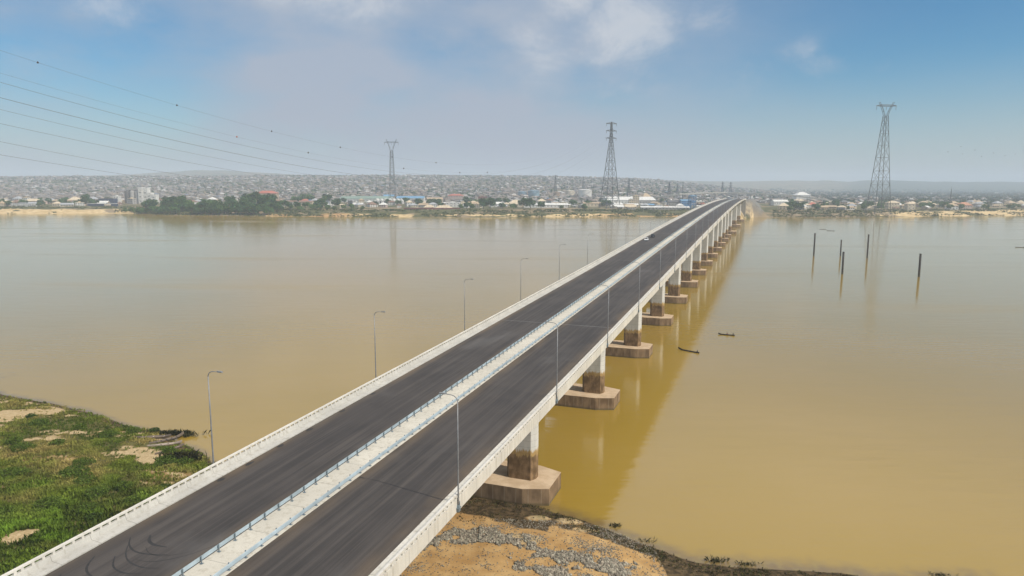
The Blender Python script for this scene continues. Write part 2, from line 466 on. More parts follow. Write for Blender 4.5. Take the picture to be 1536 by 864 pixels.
def bank_masks(x, y):
    """(sand, vegetation, mud, gravel) at a point of the bank."""
    sd = (near_shore(x) - y)*.8
    n = fbm(x*.62, y*1.25, .11, 4, 1.7); n2 = fbm(x, y, .035, 3, 5.5)
    if x < -18:
        s = blobs(SAND, x, y)
        sand = min(max((s*1.0 + n*.95 + fbm(x*.6, y*1.3, .45, 3, 14.0)*.6 - .40)*1.5, 0), 1)
        if y > 128: sand = max(sand, min(max((n*1.1 + n2*.8 + fbm(x*.6, y*1.3, .5, 3, 17.0)*.6 - .12)*1.6, 0), .9))
        br = blobs(BROWN, x, y)
        veg = 1 - sand
        veg *= 1 - .75*min(max(br*1.1 + n*.5 - .25, 0), 1)
        if sd < .3: veg *= max(0, 1 + (sd-.3)*.45)
        if sd < 1.2 and n < -.1: veg *= .3
        mud = min(max(1-(sd+.2)/2.2, 0), 1)
        return sand, min(max(veg, 0), 1), mud, 0.0
    g = min(max((1.25 - min(seg_d(x, y, q) for q in GRAV) + n*1.6 + fbm(x, y, .5, 3, 2.2)*1.4 - .3)*.7, 0), 1)
    mw = 4.2 + n*2.4 + (3.4 if x < 6 else 0) + (1.8 if x > 22 else 0)
    mud = min(max((mw - sd)/1.6 + n*.6, 0), 1)
    pale = blobs([(9.4,108.0,2.2,1.2), (4.6,108.8,2,1), (1.5,101.0,3.6,1.4), (12,105.5,2,.8)], x, y)
    mud *= 1 - min(1, pale*1.6)
    veg = min(max((n + n2*.6 - .12)*1.8, 0), 1)*(1 if 2.2 < sd < 9 and x < 6 else .0)
    return min(1, pale*1.3), veg, mud, g*(1-mud)
def grid_axis(segs):
    out = []
    for a, b, st in segs: out += list(np.arange(a, b, st))
    return out
gx = grid_axis([(-2600, -700, 190), (-700, -220, 24), (-220, -140, 4), (-140, 70, .8), (70, 130, 4), (130, 901, 55)])
gy = grid_axis([(-820, -40, 60), (-40, 72, 8), (72, 185, .8), (185, 300, 8), (300, 1140, 60)])
gv = np.zeros((len(gy), len(gx), 3)); gt = np.zeros((len(gy), len(gx), 3)); gg = np.zeros((len(gy), len(gx)))
for j, y in enumerate(gy):
    for i, x in enumerate(gx):
        gv[j, i] = (x, y, bank_h(x, y))
        if -205 < x < 75 and 60 < y < 235:
            s_, v_, m_, g_ = bank_masks(x, y); gt[j, i] = (s_, v_, m_); gg[j, i] = g_
        else: gt[j, i] = (.3, .6, 0)
def grid_faces(nr, nc):
    a = (np.arange(nr-1)[:, None]*nc + np.arange(nc-1)[None, :]).ravel()
    return np.stack([a, a+1, a+nc+1, a+nc], 1)
wx = grid_axis([(-8500, -300, 1366), (-300, -140, 16), (-140, 80, 2), (80, 200, 12), (200, 8600, 1400)])
wy = grid_axis([(-850, 60, 91), (60, 190, 2), (190, 300, 11), (300, 1540, 62)])
wv = np.array([(x, y, 0.0) for y in wy for x in wx]); wsh = np.zeros((len(wv), 3))
for k, (x, y, _) in enumerate(wv):
    if -300 < x < 200 and 60 < y < 300:
        d = (y - near_shore(x))*.8; wsh[k, 0] = min(max(1 - d/(5.5 if x > -5 else 3.5), 0), 1)
tag(link('river_water', np_mesh('river_water', wv, grid_faces(len(wy), len(wx)), M['water'], tint=wsh, smooth=True)), 'wide silty yellow brown river', 'river', kind='structure')
def ground_mat():
    t = NT('river_bank_soil')
    sp = t.n('ShaderNodeSeparateColor'); t.l(t.attr(), sp.inputs[0])
    n1 = t.noise(.35, 6); n2 = t.noise(2.2, 5)
    p = t.xyz()
    soil_l = t.mix(t.ramp(n1, .3, .7), (.19, .12, .045), (.30, .20, .085))
    soil_r = t.mix(t.ramp(n1, .3, .72), (.38, .225, .085), (.52, .345, .155))
    col = t.mix(t.ramp(p[0], -22, -14), soil_l, soil_r)
    sand = t.mix(t.ramp(n2, .3, .7), (.34, .245, .12), (.50, .385, .225))
    col = t.mix(t.ramp(t.math('ADD', sp.outputs[0], t.math('MULTIPLY', t.math('SUBTRACT', n2, .5), .7)), .3, .65), col, sand)
    veg = t.mix(t.ramp(n2, .35, .65), (.035, .05, .012), (.10, .105, .03))
    col = t.mix(t.math('MULTIPLY', t.ramp(t.math('ADD', sp.outputs[1], t.math('MULTIPLY', t.math('SUBTRACT', n2, .5), .9)), .35, .75), .8), col, veg)
    mud = t.mix(t.ramp(t.noise(1.3, 6), .35, .68), (.040, .029, .014), (.125, .085, .042))
    col = t.mix(t.ramp(t.math('ADD', sp.outputs[2], t.math('MULTIPLY', t.math('SUBTRACT', n1, .5), .8)), .3, .7), col, mud)
    col = t.mix(t.ramp(t.noise(9, 3), .55, .75, 0, .4), col, (.10, .075, .045))
    t.bump(t.math('ADD', n2, t.math('MULTIPLY', t.noise(8, 4), .5)), .55, .12)
    return t.done(col, .95, 0, .15)
M['ground'] = ground_mat()
gme = np_mesh('ground', gv.reshape(-1, 3), grid_faces(len(gy), len(gx)), M['ground'], tint=gt.reshape(-1, 3), smooth=True)
tag(link('ground', gme), 'sandy and grassy near bank of the river', 'ground', kind='structure')

# grass and leafy ground cover on the bank: nobody could count it
def scatter_blades(name, pts, h, wid, tints, nb, mat, lean=.6, parent=None):
    n = len(pts); P = np.repeat(np.asarray(pts), nb, 0); Hh = np.repeat(np.asarray(h), nb); T = np.repeat(np.asarray(tints), nb, 0)
    m = n*nb
    ang = rng.uniform(0, 2*np.pi, m); ln = rng.uniform(.1, 1, m)*lean
    Hh = Hh*rng.uniform(.6, 1.15, m); wd = np.repeat(np.asarray(wid), nb)*rng.uniform(.6, 1.3, m)
    base = P + np.stack([rng.normal(0, 1, m)*np.repeat(np.asarray(wid), nb)*1.3, rng.normal(0, 1, m)*np.repeat(np.asarray(wid), nb)*1.3, np.zeros(m)], 1)
    dr = np.stack([np.cos(ang), np.sin(ang), np.zeros(m)], 1); sd = np.stack([-np.sin(ang), np.cos(ang), np.zeros(m)], 1)
    a = base - sd*wd[:, None]*.5 - np.array([0, 0, .05]); b = base + sd*wd[:, None]*.5 - np.array([0, 0, .05])
    mid = base + dr*(ln*Hh*.45)[:, None] + np.array([0, 0, 1])*(Hh*.62)[:, None]
    c1 = mid + sd*wd[:, None]*.42; c0 = mid - sd*wd[:, None]*.42
    tip = base + dr*(ln*Hh*1.1)[:, None] + np.array([0, 0, 1])*(Hh*(1-ln*.25))[:, None]
    V = np.stack([a, b, c1, tip, c0], 1).reshape(-1, 3)
    F = np.arange(m*5).reshape(m, 5)
    me = np_mesh(name, V, F, mat, tint=np.repeat(T*rng.uniform(.75, 1.25, (m, 1)), 5, 0))
    return link(name, me, parent)
M['blade'] = tinted('green_blades', .85, .25, .5, .08)
CANOES = [(-81.2,144.6,-74.2,146,.7), (-76.9,141.9,-72,147.2,.9), (-76.6,140.4,-70.4,142.9,1.1), (-72.4,135.5,-69,140.7,.8)]
pts, hh, ww, tt = [], [], [], []
tries = 0
while len(pts) < 72000 and tries < 700000:
    tries += 1
    x = random.uniform(-185, -38); y = random.uniform(84, 215)
    if random.random() > min(1, (118/max(y, 60))**1.3): continue
    if y > near_shore(x) + 1.2: continue
    us = ((x+32.72)*.9409 - y*.3386)
    if us > -33: continue
    s_, v_, m_, g_ = bank_masks(x, y)
    k = fbm(x, y, .16, 3, 12.0); k2 = fbm(x, y, .05, 3, 20.0)
    if random.random() > v_*(.30 + .8*max(0, k+.45)): continue
    lush = min(max((124 + k2*14 - y)/16, 0), 1)
    if y < 97: lush *= .55
    tall = max(0, k)*1.0 + .25
    hgt = (.28 + .5*tall)*(1 + .9*lush)*(1 + lush*(.2 + 1.0*fbm(x, y, .33, 3, 61.0)))
    hgt = min(max(hgt, .15), 1.0)
    bright = min(max(k*1.4 + .35, 0), 1)
    dark = np.array((.085, .12, .020)); mid = np.array((.18, .22, .035)); lus = np.array((.155, .265, .028)); dry = np.array((.36, .29, .10))
    c = dark*(1-bright) + (mid*(1-lush) + lus*lush)*bright
    d = min(1, max(0, fbm(x, y, .09, 3, 31.0)*1.3 + .18))*(1-lush*.8)
    if min(seg_d(x, y, q) for q in CANOES) < 1: continue
    c = c*(1-d) + dry*d
    pts.append((x, y, bank_h(x, y))); hh.append(hgt); ww.append(.10 + .09*tall + .01*lush); tt.append(c)
grass = scatter_blades('bank_grass', pts, hh, ww, tt, 6, M['blade'])
tag(grass, 'green grass and low leafy growth covering the bank beside the bridge', 'grass', kind='stuff')

# thicker dark shrubs, each its own thing
def shrub_meshes(seed, r, h, nleaf, tint):
    g = np.random.default_rng(seed)
    st = MB()
    for k in range(7):
        a = g.uniform(0, 6.28); q = g.uniform(.3, .9)*r
        st.tube([(0, 0, -.15), (math.cos(a)*q*.4, math.sin(a)*q*.4, h*.45), (math.cos(a)*q, math.sin(a)*q, h*g.uniform(.6, .95))], [.05, .035, .015], 5)
    n = nleaf
    th = g.uniform(0, 6.28, n); rr = np.sqrt(g.uniform(0, 1, n))*r*(1+.25*np.sin(3*th+seed)); zz = g.uniform(.05, 1, n)*h*np.sqrt(np.clip(1-(rr/(1.3*r))**2, .05, 1))
    c = np.stack([rr*np.cos(th), rr*np.sin(th), zz], 1)
    sz = g.uniform(.08, .2, n)
    u = g.normal(size=(n, 3)); u /= np.linalg.norm(u, axis=1)[:, None]
    w = np.cross(u, g.normal(size=(n, 3))); w /= np.linalg.norm(w, axis=1)[:, None]
    V = np.stack([c-u*sz[:, None], c+w*sz[:, None]*.5, c+u*sz[:, None]*1.2, c-w*sz[:, None]*.5], 1).reshape(-1, 3)
    T = np.repeat(np.asarray(tint)[None, :]*g.uniform(.55, 1.5, (n, 1)), 4, 0)
    return st, V, np.arange(n*4).reshape(n, 4), T
M['leaf'] = tinted('shrub_leaves', .9, .2, .6, .0)
M['bark'] = plain('grey_brown_bark', (.09, .065, .045), .9, scale=2)
protos = []
for k, (r, h, n, tint) in enumerate([(1.5, 1.3, 900, (.085, .125, .022)), (2.1, 1.5, 1500, (.08, .12, .022)), (1.1, 1.0, 600, (.05, .08, .02))]):
    st, V, F, T = shrub_meshes(40+k, r, h, n, tint)
    protos.append((st.mesh('stems', M['bark']), np_mesh('foliage', V, F, M['leaf'], tint=T)))
LABELS = []     # (object, base label, zone phrase, sort key): made unique at the end
spots = [(-68,131.2,1,1.0), (-64.6,131.5,0,1.1), (-81.5,123.5,1,1.1), (-78.6,121.8,0,1.0), (-77,119.5,1,.9), (-83.5,129.5,1,.9), (-70.4,137.2,0,.9), (-84.5,149.5,0,1), (-88,146,1,.9), (-80,150.2,2,1.1), (-94,138.5,0,1.0),
         (-99.5,135.5,1,1.0), (-104,140,0,1.0), (-92,122.5,1,1.1), (-69,118,0,1.0), (-72.5,115,1,1.0), (-64.5,112,0,.9), (-77,109.5,1,1.1), (-82,106.5,0,1.1), (-67,105.5,2,1.1), (-62,118.3,2,1.0), (-107,152.5,1,.9), (-97,150.5,0,.9), (-113,158,2,1), (-80,101,0,.9), (-70,109,1,.85)]
names_sh = {0: 'dark round shrub', 1: 'wide spreading dark shrub', 2: 'small light green shrub'}
for i, (x, y, k, s) in enumerate(spots):
    e = empty('shrub', (x, y, bank_h(x, y)), random.uniform(0, 6)); e.scale = (s, s, s*random.uniform(.85, 1.15))
    link('stems', protos[k][0], e); link('foliage', protos[k][1], e)
    zone = 'near the beached canoes' if y > 128 and x > -86 else ('on the sandy point' if y > 128 else 'in the lush green patch')
    tag(e, None, 'shrub', 'shrubs on the grassy bank'); LABELS.append((e, f'{names_sh[k]} {zone}', 'counting from the bridge', -x))
# reeds standing in the shallows, thin upright tufts
for i, (x, y, h, n, lab) in enumerate([(17.1,107.6,.7,26,'sparse tuft of reeds in the shallows off the pile cap'), (21.5,103.0,.5,22,'low scattered reeds in shallow water off the sandy spit'), (30.5,96.8,.8,34,'dark twiggy weed clump at the muddy edge of the spit'), (34.8,95.9,.6,36,'brown weed clump in the water along the muddy bank'),
                                        (61.6,93.2,.5,34,'dark weed clump on the small mud islet in the water'), (-66.2,133.2,1.9,160,'tall feathery reeds in front of the beached canoes'), (-72.8,148.6,1.2,160,'flattened dark reeds at the water beyond the canoes'), (-76.8,149.5,1.0,130,'thick reed bed on the point beyond the canoes'), (-57.5,131.2,1.0,60,'small reed clump beside the lamp post foot')]):
    pp = np.stack([x + rng.normal(0, .7 if x > 0 else 1.7, n), y + rng.normal(0, .35 if x > 0 else .6, n), np.full(n, -.05)], 1)
    o = scatter_blades('reeds', pp - np.array((x, y, 0)), np.full(n, h), np.full(n, .07), np.tile(np.array((.085, .085, .035)), (n, 1)), 2, M['blade'], .9)
    o.location = (x, y, bank_h(x, y) if bank_h(x, y) > 0 else -.02)
    tag(o, lab, 'reeds')

wp, wh, ww_, wt_ = [], [], [], []
while len(wp) < 2600:
    x = random.uniform(-14, 66); y = near_shore(x) + random.gauss(-1.6, 1.5)
    if x < 8 and random.random() < .4: y = random.uniform(107, 116)
    if y > near_shore(x) + .8 or random.random() > .25 + max(0, fbm(x, y, .35, 3, 51.0))*1.6: continue
    g = random.random(); wp.append((x, y, max(bank_h(x, y), -.02))); wh.append(random.uniform(.08, .38)); ww_.append(random.uniform(.05, .12)); wt_.append(np.array((.055, .045, .022))*(1-g) + np.array((.10, .10, .035))*g)
tag(scatter_blades('mud_edge_weeds', wp, wh, ww_, wt_, 3, M['blade'], .9), 'dry weeds and washed up debris along the dark muddy edge', 'weeds', kind='stuff')
# gravel: thousands of loose stones
M['stone'] = tinted('grey_crushed_stone', .9, .25, 2.0)
octv = np.array([(1,0,0),(-1,0,0),(0,1,0),(0,-1,0),(0,0,1),(0,0,-1),(.6,.6,.55),(-.6,.6,-.5)], float)[:6]
octf = np.array([(0,2,4),(2,1,4),(1,3,4),(3,0,4),(2,0,5),(1,2,5),(3,1,5),(0,3,5)])
V, F, T = [], [], []; k = 0; tries = 0
while k < 22000 and tries < 500000:
    tries += 1
    x = random.uniform(-24, 22); y = random.uniform(86, 108)
    s_, v_, m_, g_ = bank_masks(x, y)
    loose = .012 + max(0, fbm(x, y, .25, 3, 44.0) - .1)*.2 + (.05 if m_ > .4 else 0)
    if random.random() > max(g_, loose): continue
    z = bank_h(x, y)
    r = random.uniform(.06, .11) + .24*random.random()**4 if g_ > .2 else random.uniform(.05, .14)
    j = octv*(1 + rng.uniform(-.35, .35, octv.shape))*np.array((1, 1, .75))*r
    a = random.uniform(0, 6.28); c, s = math.cos(a), math.sin(a)
    j = j @ np.array([[c, s, 0], [-s, c, 0], [0, 0, 1]])
    V.append(j + np.array((x, y, z + r*.3))); F.append(octf + 6*k); k += 1
    g = random.uniform(.11, .36); q_ = random.uniform(.84, .95); T.append(np.tile(np.array((g, g*q_, g*q_*.78)), (6, 1)))
gr = link('gravel', np_mesh('gravel', np.concatenate(V), np.concatenate(F), M['stone'], tint=np.concatenate(T)))
tag(gr, 'grey crushed stones strewn over the orange sand under the bridge', 'gravel', kind='stuff')

# ------------------------------------------------------------------ bridge
PHI = 0.34544
BX0 = -32.72
DZ_S = [-120, 0, 100, 200, 300, 400, 500, 600, 700, 800, 900, 1000, 1100, 1180, 1300, 1420, 1600]
DZ_Z = [17.4, 18.66, 20.30, 22.36, 24.6, 27.0, 29.15, 31.0, 32.5, 33.5, 34.1, 34.2, 33.9, 33.2, 31.6, 29.6, 26.5]
def deck_z(s):
    i = max(1, min(len(DZ_S)-3, int(np.searchsorted(DZ_S, s)) - 1))
    x0, x1 = DZ_S[i], DZ_S[i+1]; t = (s-x0)/(x1-x0)
    m0 = (DZ_Z[i+1]-DZ_Z[i-1])/(DZ_S[i+1]-DZ_S[i-1])*(x1-x0); m1 = (DZ_Z[i+2]-DZ_Z[i])/(DZ_S[i+2]-DZ_S[i])*(x1-x0)
    return (2*t**3-3*t*t+1)*DZ_Z[i] + (t**3-2*t*t+t)*m0 + (-2*t**3+3*t*t)*DZ_Z[i+1] + (t**3-t*t)*m1
def b2w(u, s, z=0.0):
    return Vector((BX0 + u*math.cos(PHI) + s*math.sin(PHI), -u*math.sin(PHI) + s*math.cos(PHI), z))
S0, S1 = -70.0, 1250.0
ST = list(np.arange(S0, S1, 6.0)) + [S1]
BIG = [855.0, 997.0, 1151.0]
def girder_depth(s):
    d = 2.7
    for c in BIG:
        w = abs(s-c)
        if w < 62: d = max(d, 2.7 + 4.4*(1-w/62)**1.8)
    return d

bridge = empty('road_bridge', (BX0, 0, 0), -PHI)
tag(bridge, 'long pale concrete dual carriageway road bridge on brown stained piers across the river', 'bridge')
def sw(prof, name, mat, parent=bridge, st=ST):
    m = MB(); m.sweep(lambda s: [(u, deck_z(s)+z) for u, z in prof(s)], st); return m.build(name, mat, parent)
road_r = sw(lambda s: [(-14.25, -.08), (-1.75, -.08), (-1.75, 0), (-14.25, 0)], 'carriageway', M['asphalt'])
road_l = sw(lambda s: [(-30.05, -.08), (-18.15, -.08), (-18.15, 0), (-30.05, 0)], 'carriageway', M['asphalt'])
sw(lambda s: [(-18.15, -.09), (-14.25, -.09), (-14.25, .05), (-14.32, .07), (-18.08, .07), (-18.15, .05)], 'median_slab', M['slab'])
def gird(a, b):
    # box girder with side cantilevers between deck edges a (outer right) and b
    return lambda s: [(a, -.10), (b, -.10), (b, -.34), (b+4.3, -.72), (b+5.0, -girder_depth(s)), (a-5.0, -girder_depth(s)), (a-4.3, -.72), (a, -.34)]
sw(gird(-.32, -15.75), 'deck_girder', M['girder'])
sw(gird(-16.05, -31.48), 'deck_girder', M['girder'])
par_r = sw(lambda s: [(.09, -.9), (.09, .68), (-.24, .68), (-.30, .62), (-.44, .22), (-1.12, .16), (-1.74, .12), (-1.74, -.09), (-.31, -.09), (-.31, -.9)], 'parapet', M['concrete'])
par_l = sw(lambda s: [(-31.85, -.9), (-31.50, -.9), (-31.50, -.09), (-30.06, -.09), (-30.06, .12), (-30.64, .16), (-31.36, .20), (-31.50, .62), (-31.56, .68), (-31.85, .68)], 'parapet', M['wall_concrete'])
for par, uc in ((par_r, -.09), (par_l, -31.70)):
    sw(lambda s: [(uc-.15, .98), (uc+.15, .98), (uc+.15, 1.16), (uc-.15, 1.16)], 'top_rail', M['rail_concrete'], par)
    pm_ = MB(); pm_.box((-.12, -.14, .675), (.12, .14, .985)); post_me = pm_.mesh('rail_post', M['rail_concrete'])
    start = 52 if par is par_l else 58
    for k in range(100):
        s = start + k*1.02
        link('rail_post', post_me, par).location = (uc, s, deck_z(s))
    rest = MB()
    for s in list(np.arange(S0+1, start-.5, 1.02)) + list(np.arange(start+102, S1-1, 1.02)):
        z = deck_z(s); rest.box((uc-.12, s-.14, z+.675), (uc+.12, s+.14, z+.985))
    tag(rest.build('far_rail_posts', M['rail_concrete'], par), kind='stuff')
# expansion joints across both carriageways
for road, a, b in ((road_r, -14.2, -1.8), (road_l, -30.0, -18.2)):
    for s in (172.2, 296, 420.3, 549, 668, 790, 926, 1074):
        j = MB(); w = .12 if s < 300 else .35; z = deck_z(s)
        j.add([(a, s-w, deck_z(s-w)+.005), (b, s-w, deck_z(s-w)+.005), (b, s+w, deck_z(s+w)+.005), (a, s+w, deck_z(s+w)+.005)], [(0, 1, 2, 3)])
        j.build('expansion_joint', M['joint'], road)
# burnt rubber arcs of cars that turned on the open road
def skid(pts, w):
    m = MB(); P = []
    for i in range(len(pts)-1):
        for t in np.linspace(0, 1, 6, endpoint=False):
            p0 = Vector(pts[max(i-1, 0)]); p1 = Vector(pts[i]); p2 = Vector(pts[i+1]); p3 = Vector(pts[min(i+2, len(pts)-1)])
            P.append(.5*((2*p1) + (p2-p0)*t + (2*p0-5*p1+4*p2-p3)*t*t + (3*p1-p0-3*p2+p3)*t**3))
    vs = []
    for i, p in enumerate(P):
        d = (P[min(i+1, len(P)-1)] - P[max(i-1, 0)]).normalized(); n = Vector((-d.y, d.x))
        ww = w*.85*(.3 + .7*random.uniform(.6, 1)*math.sin(math.pi*min(1, (i+1)/len(P))))
        for q in (p+n*ww, p-n*ww): vs.append((q.x, q.y, deck_z(q.y)+.006))
    m.add(vs, [(2*i, 2*i+1, 2*i+3, 2*i+2) for i in range(len(P)-1)])
    m.build('tyre_mark', M['rubber'], road_l)
for p, w in [([(-28.7, 57.0), (-27.6, 55.2), (-25.9, 54.3), (-23.9, 54.4)], .16), ([(-28.4, 60.8), (-27.2, 59.6), (-25.6, 58.9), (-23.8, 59.0), (-22.0, 59.6)], .14), ([(-26.8, 61.8), (-26.0, 60.9), (-24.9, 60.5), (-23.2, 60.6)], .22),
             ([(-27.3, 59.5), (-26.1, 58.2), (-24.6, 57.3), (-22.6, 57.0), (-20.9, 57.5)], .12), ([(-25.4, 59.9), (-24.0, 59.1), (-22.2, 59.3), (-20.4, 60.8)]  , .065), ([(-26.8, 57.6), (-25.4, 56.2), (-23.6, 55.7), (-21.8, 56.2)], .13),
             ([(-24.3, 57.8), (-22.8, 58.0), (-21.4, 58.9), (-20.0, 60.6), (-18.9, 63.0)]  , .065), ([(-28.9, 53.6), (-27.4, 52.4), (-25.6, 52.2)], .14)]:
    skid(p, w)
# small dark tar smears left along the foot of the far kerb
for s in (74.8, 79.8, 86.0, 92.5, 101.0, 110.0):
    m = MB(); n = 9; zz = deck_z(s)
    m.add([(-29.55 + .32*math.cos(k*6.283/n)*random.uniform(.6, 1.2), s + .8*math.sin(k*6.283/n)*random.uniform(.6, 1.2), 0) for k in range(n)], [tuple(range(n))])
    o = m.build('tar_smear', M['rubber'], road_l); o.location = (0, 0, zz+.02)

# piers: one column and one pile cap under each deck
piers = [10.0, 65.7] + [125.2 + 55.64*k for k in range(13)] + BIG
def octagon(cu, cs, hu, hs, cu_, cs_):
    return [(cu-hu, cs-hs+cs_), (cu-hu+cu_, cs-hs), (cu+hu-cu_, cs-hs), (cu+hu, cs-hs+cs_), (cu+hu, cs+hs-cs_), (cu+hu-cu_, cs+hs), (cu-hu+cu_, cs+hs), (cu-hu, cs+hs-cs_)]
for s in piers:
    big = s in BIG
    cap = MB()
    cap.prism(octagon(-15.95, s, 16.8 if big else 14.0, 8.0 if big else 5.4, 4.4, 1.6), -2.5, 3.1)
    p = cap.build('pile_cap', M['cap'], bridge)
    for cu in (-8.1, -23.8):
        zt = deck_z(s) - girder_depth(s) + .02
        col = MB()
        hs_, hu_ = (2.6, 3.4) if big else (1.7, 2.75)
        col.prism(octagon(cu, s, hu_, hs_, .7, 1.1), 3.08, zt)
        col.build('pier_column', M['pier'], p)
ab = MB()
zz = deck_z(S1)
ab.box((-31.6, S1-1.5, 3), (-.2, S1+2.5, zz-.95))
ab.build('abutment', M['girder'], bridge)

# guard rails on the two edges of the median: things of their own
def guard_rail(u0, face, label):
    g = empty('guard_rail', (BX0, 0, 0), -PHI)
    tag(g, label, 'guard rail', 'guard rails along the median')
    def prof(s):
        z = deck_z(s); f = face
        pts_ = []
        wave = [(.0, .34), (.075, .415), (.0, .49), (.075, .565), (.0, .64), (.075, .715), (.0, .79)]
        for d, h in wave: pts_.append((u0 + f*(.13 + d), z + h))
        for d, h in reversed(wave): pts_.append((u0 + f*(.115 + d), z + h))
        return pts_
    b = MB(); b.sweep(prof, list(np.arange(40, S1, 6.0)) + [S1]); b.build('beam', M['galv'], g)
    pmb = MB()
    pmb.box((-.04, -.05, .06), (.04, .05, .84)); pmb.box((min(face*.05, face*.125), -.05, .45), (max(face*.05, face*.125), .05, .70)); pmb.box((-.16, -.14, .071), (.16, .14, .10))
    pme = pmb.mesh('post', M['post'])
    for k in range(100):
        s = 50.2 + k*2.27
        link('post', pme, g).location = (u0, s, deck_z(s))
    rest = MB()
    for s in np.arange(50.2 + 227, S1-1, 2.27):
        z = deck_z(s); rest.box((u0-.05, s-.07, z+.06), (u0+.05, s+.07, z+.90))
    tag(rest.build('far_posts', M['post'], g), kind='stuff')
guard_rail(-17.78, -1, 'pale blue steel guard rail on the median edge beside the empty carriageway with skid marks')
guard_rail(-14.55, 1, 'pale blue steel guard rail on the median edge beside the pier side carriageway')

# street lamps
def lamp_meshes():
    pole = MB(); pole.tube([(0, 0, -.35), (0, 0, .6), (0, 0, 6), (0, 0, 11.95)], [.105, .10, .08, .06], 8)
    arm = MB(); pa = [(0, 0, 11.9)]
    for k in range(1, 7):
        t = k/6*math.pi/2; pa.append((-.8*(1-math.cos(t)), 0, 11.9 + .7*math.sin(t)))
    pa.append((-1.5, 0, 12.65)); arm.tube(pa, [.06, .058, .056, .054, .052, .05, .048, .042], 8)
    head = MB(); head.prism([(-2.25, -.10), (-2.15, -.15), (-1.5, -.12), (-1.4, -.05), (-1.4, .05), (-1.5, .12), (-2.15, .15), (-2.25, .10)], 12.61, 12.75, inset=.12)
    lens = MB(); lens.box((-2.15, -.11, 12.58), (-1.6, .11, 12.613))
    br = MB(); br.box((-1.05, -.26, -.82), (.14, .26, -.40)); br.box((-.34, -.34, -.42), (.2, .34, -.33)); br.prism([(-.2, -.2), (.2, -.2), (.2, .2), (-.2, .2)], -.335, -.05, inset=.35); br.tube([(.02, .30, -.4), (.03, .31, .3)], .05, 6)
    return pole.mesh('pole', M['pole']), arm.mesh('arm', M['pole']), head.mesh('lamp_head', M['pole']), lens.mesh('lamp_lens', M['lamp_lens']), br.mesh('base_bracket', M['post'])
LP = lamp_meshes()
lamp0 = empty('street_lamp')
for nm, me in zip(('pole', 'arm', 'lamp_head', 'base_bracket'), (LP[0], LP[1], LP[2], LP[4])):
    o = link(nm, me, lamp0)
    if nm == 'lamp_head': link('lamp_lens', LP[3], o)
ORD = ['first','second','third','fourth','fifth','sixth','seventh','eighth','ninth','tenth','eleventh','twelfth','thirteenth','fourteenth','fifteenth','sixteenth','seventeenth','eighteenth','nineteenth']
TENS = {2:'twent',3:'thirt',4:'fort',5:'fift',6:'sixt',7:'sevent',8:'eight',9:'ninet'}
def ordinal(n):
    if n <= 19: return ORD[n-1]
    t, r = divmod(n, 10)
    if t >= 10: return f'{n}th'
    return TENS[t] + ('ieth' if r == 0 else 'y-' + ORD[r-1])
first = True
for side in (0, 1):
    for k in range(28):
        s = (77.15 if side else 78.56) + 39.304*k
        o = lamp0 if first else copy_tree(lamp0); first = False
        o.location = b2w(-32.8 if side else .22, s, deck_z(s))
        o.rotation_euler = (0, 0, -PHI + (math.pi if side else 0))
        where = 'parapet facing the open wide water' if side else 'parapet above the visible piers'
        tag(o, f'slim grey street lamp, {ordinal(k+1)} along the {where}', 'street lamp', 'street lamps along the bridge parapets')

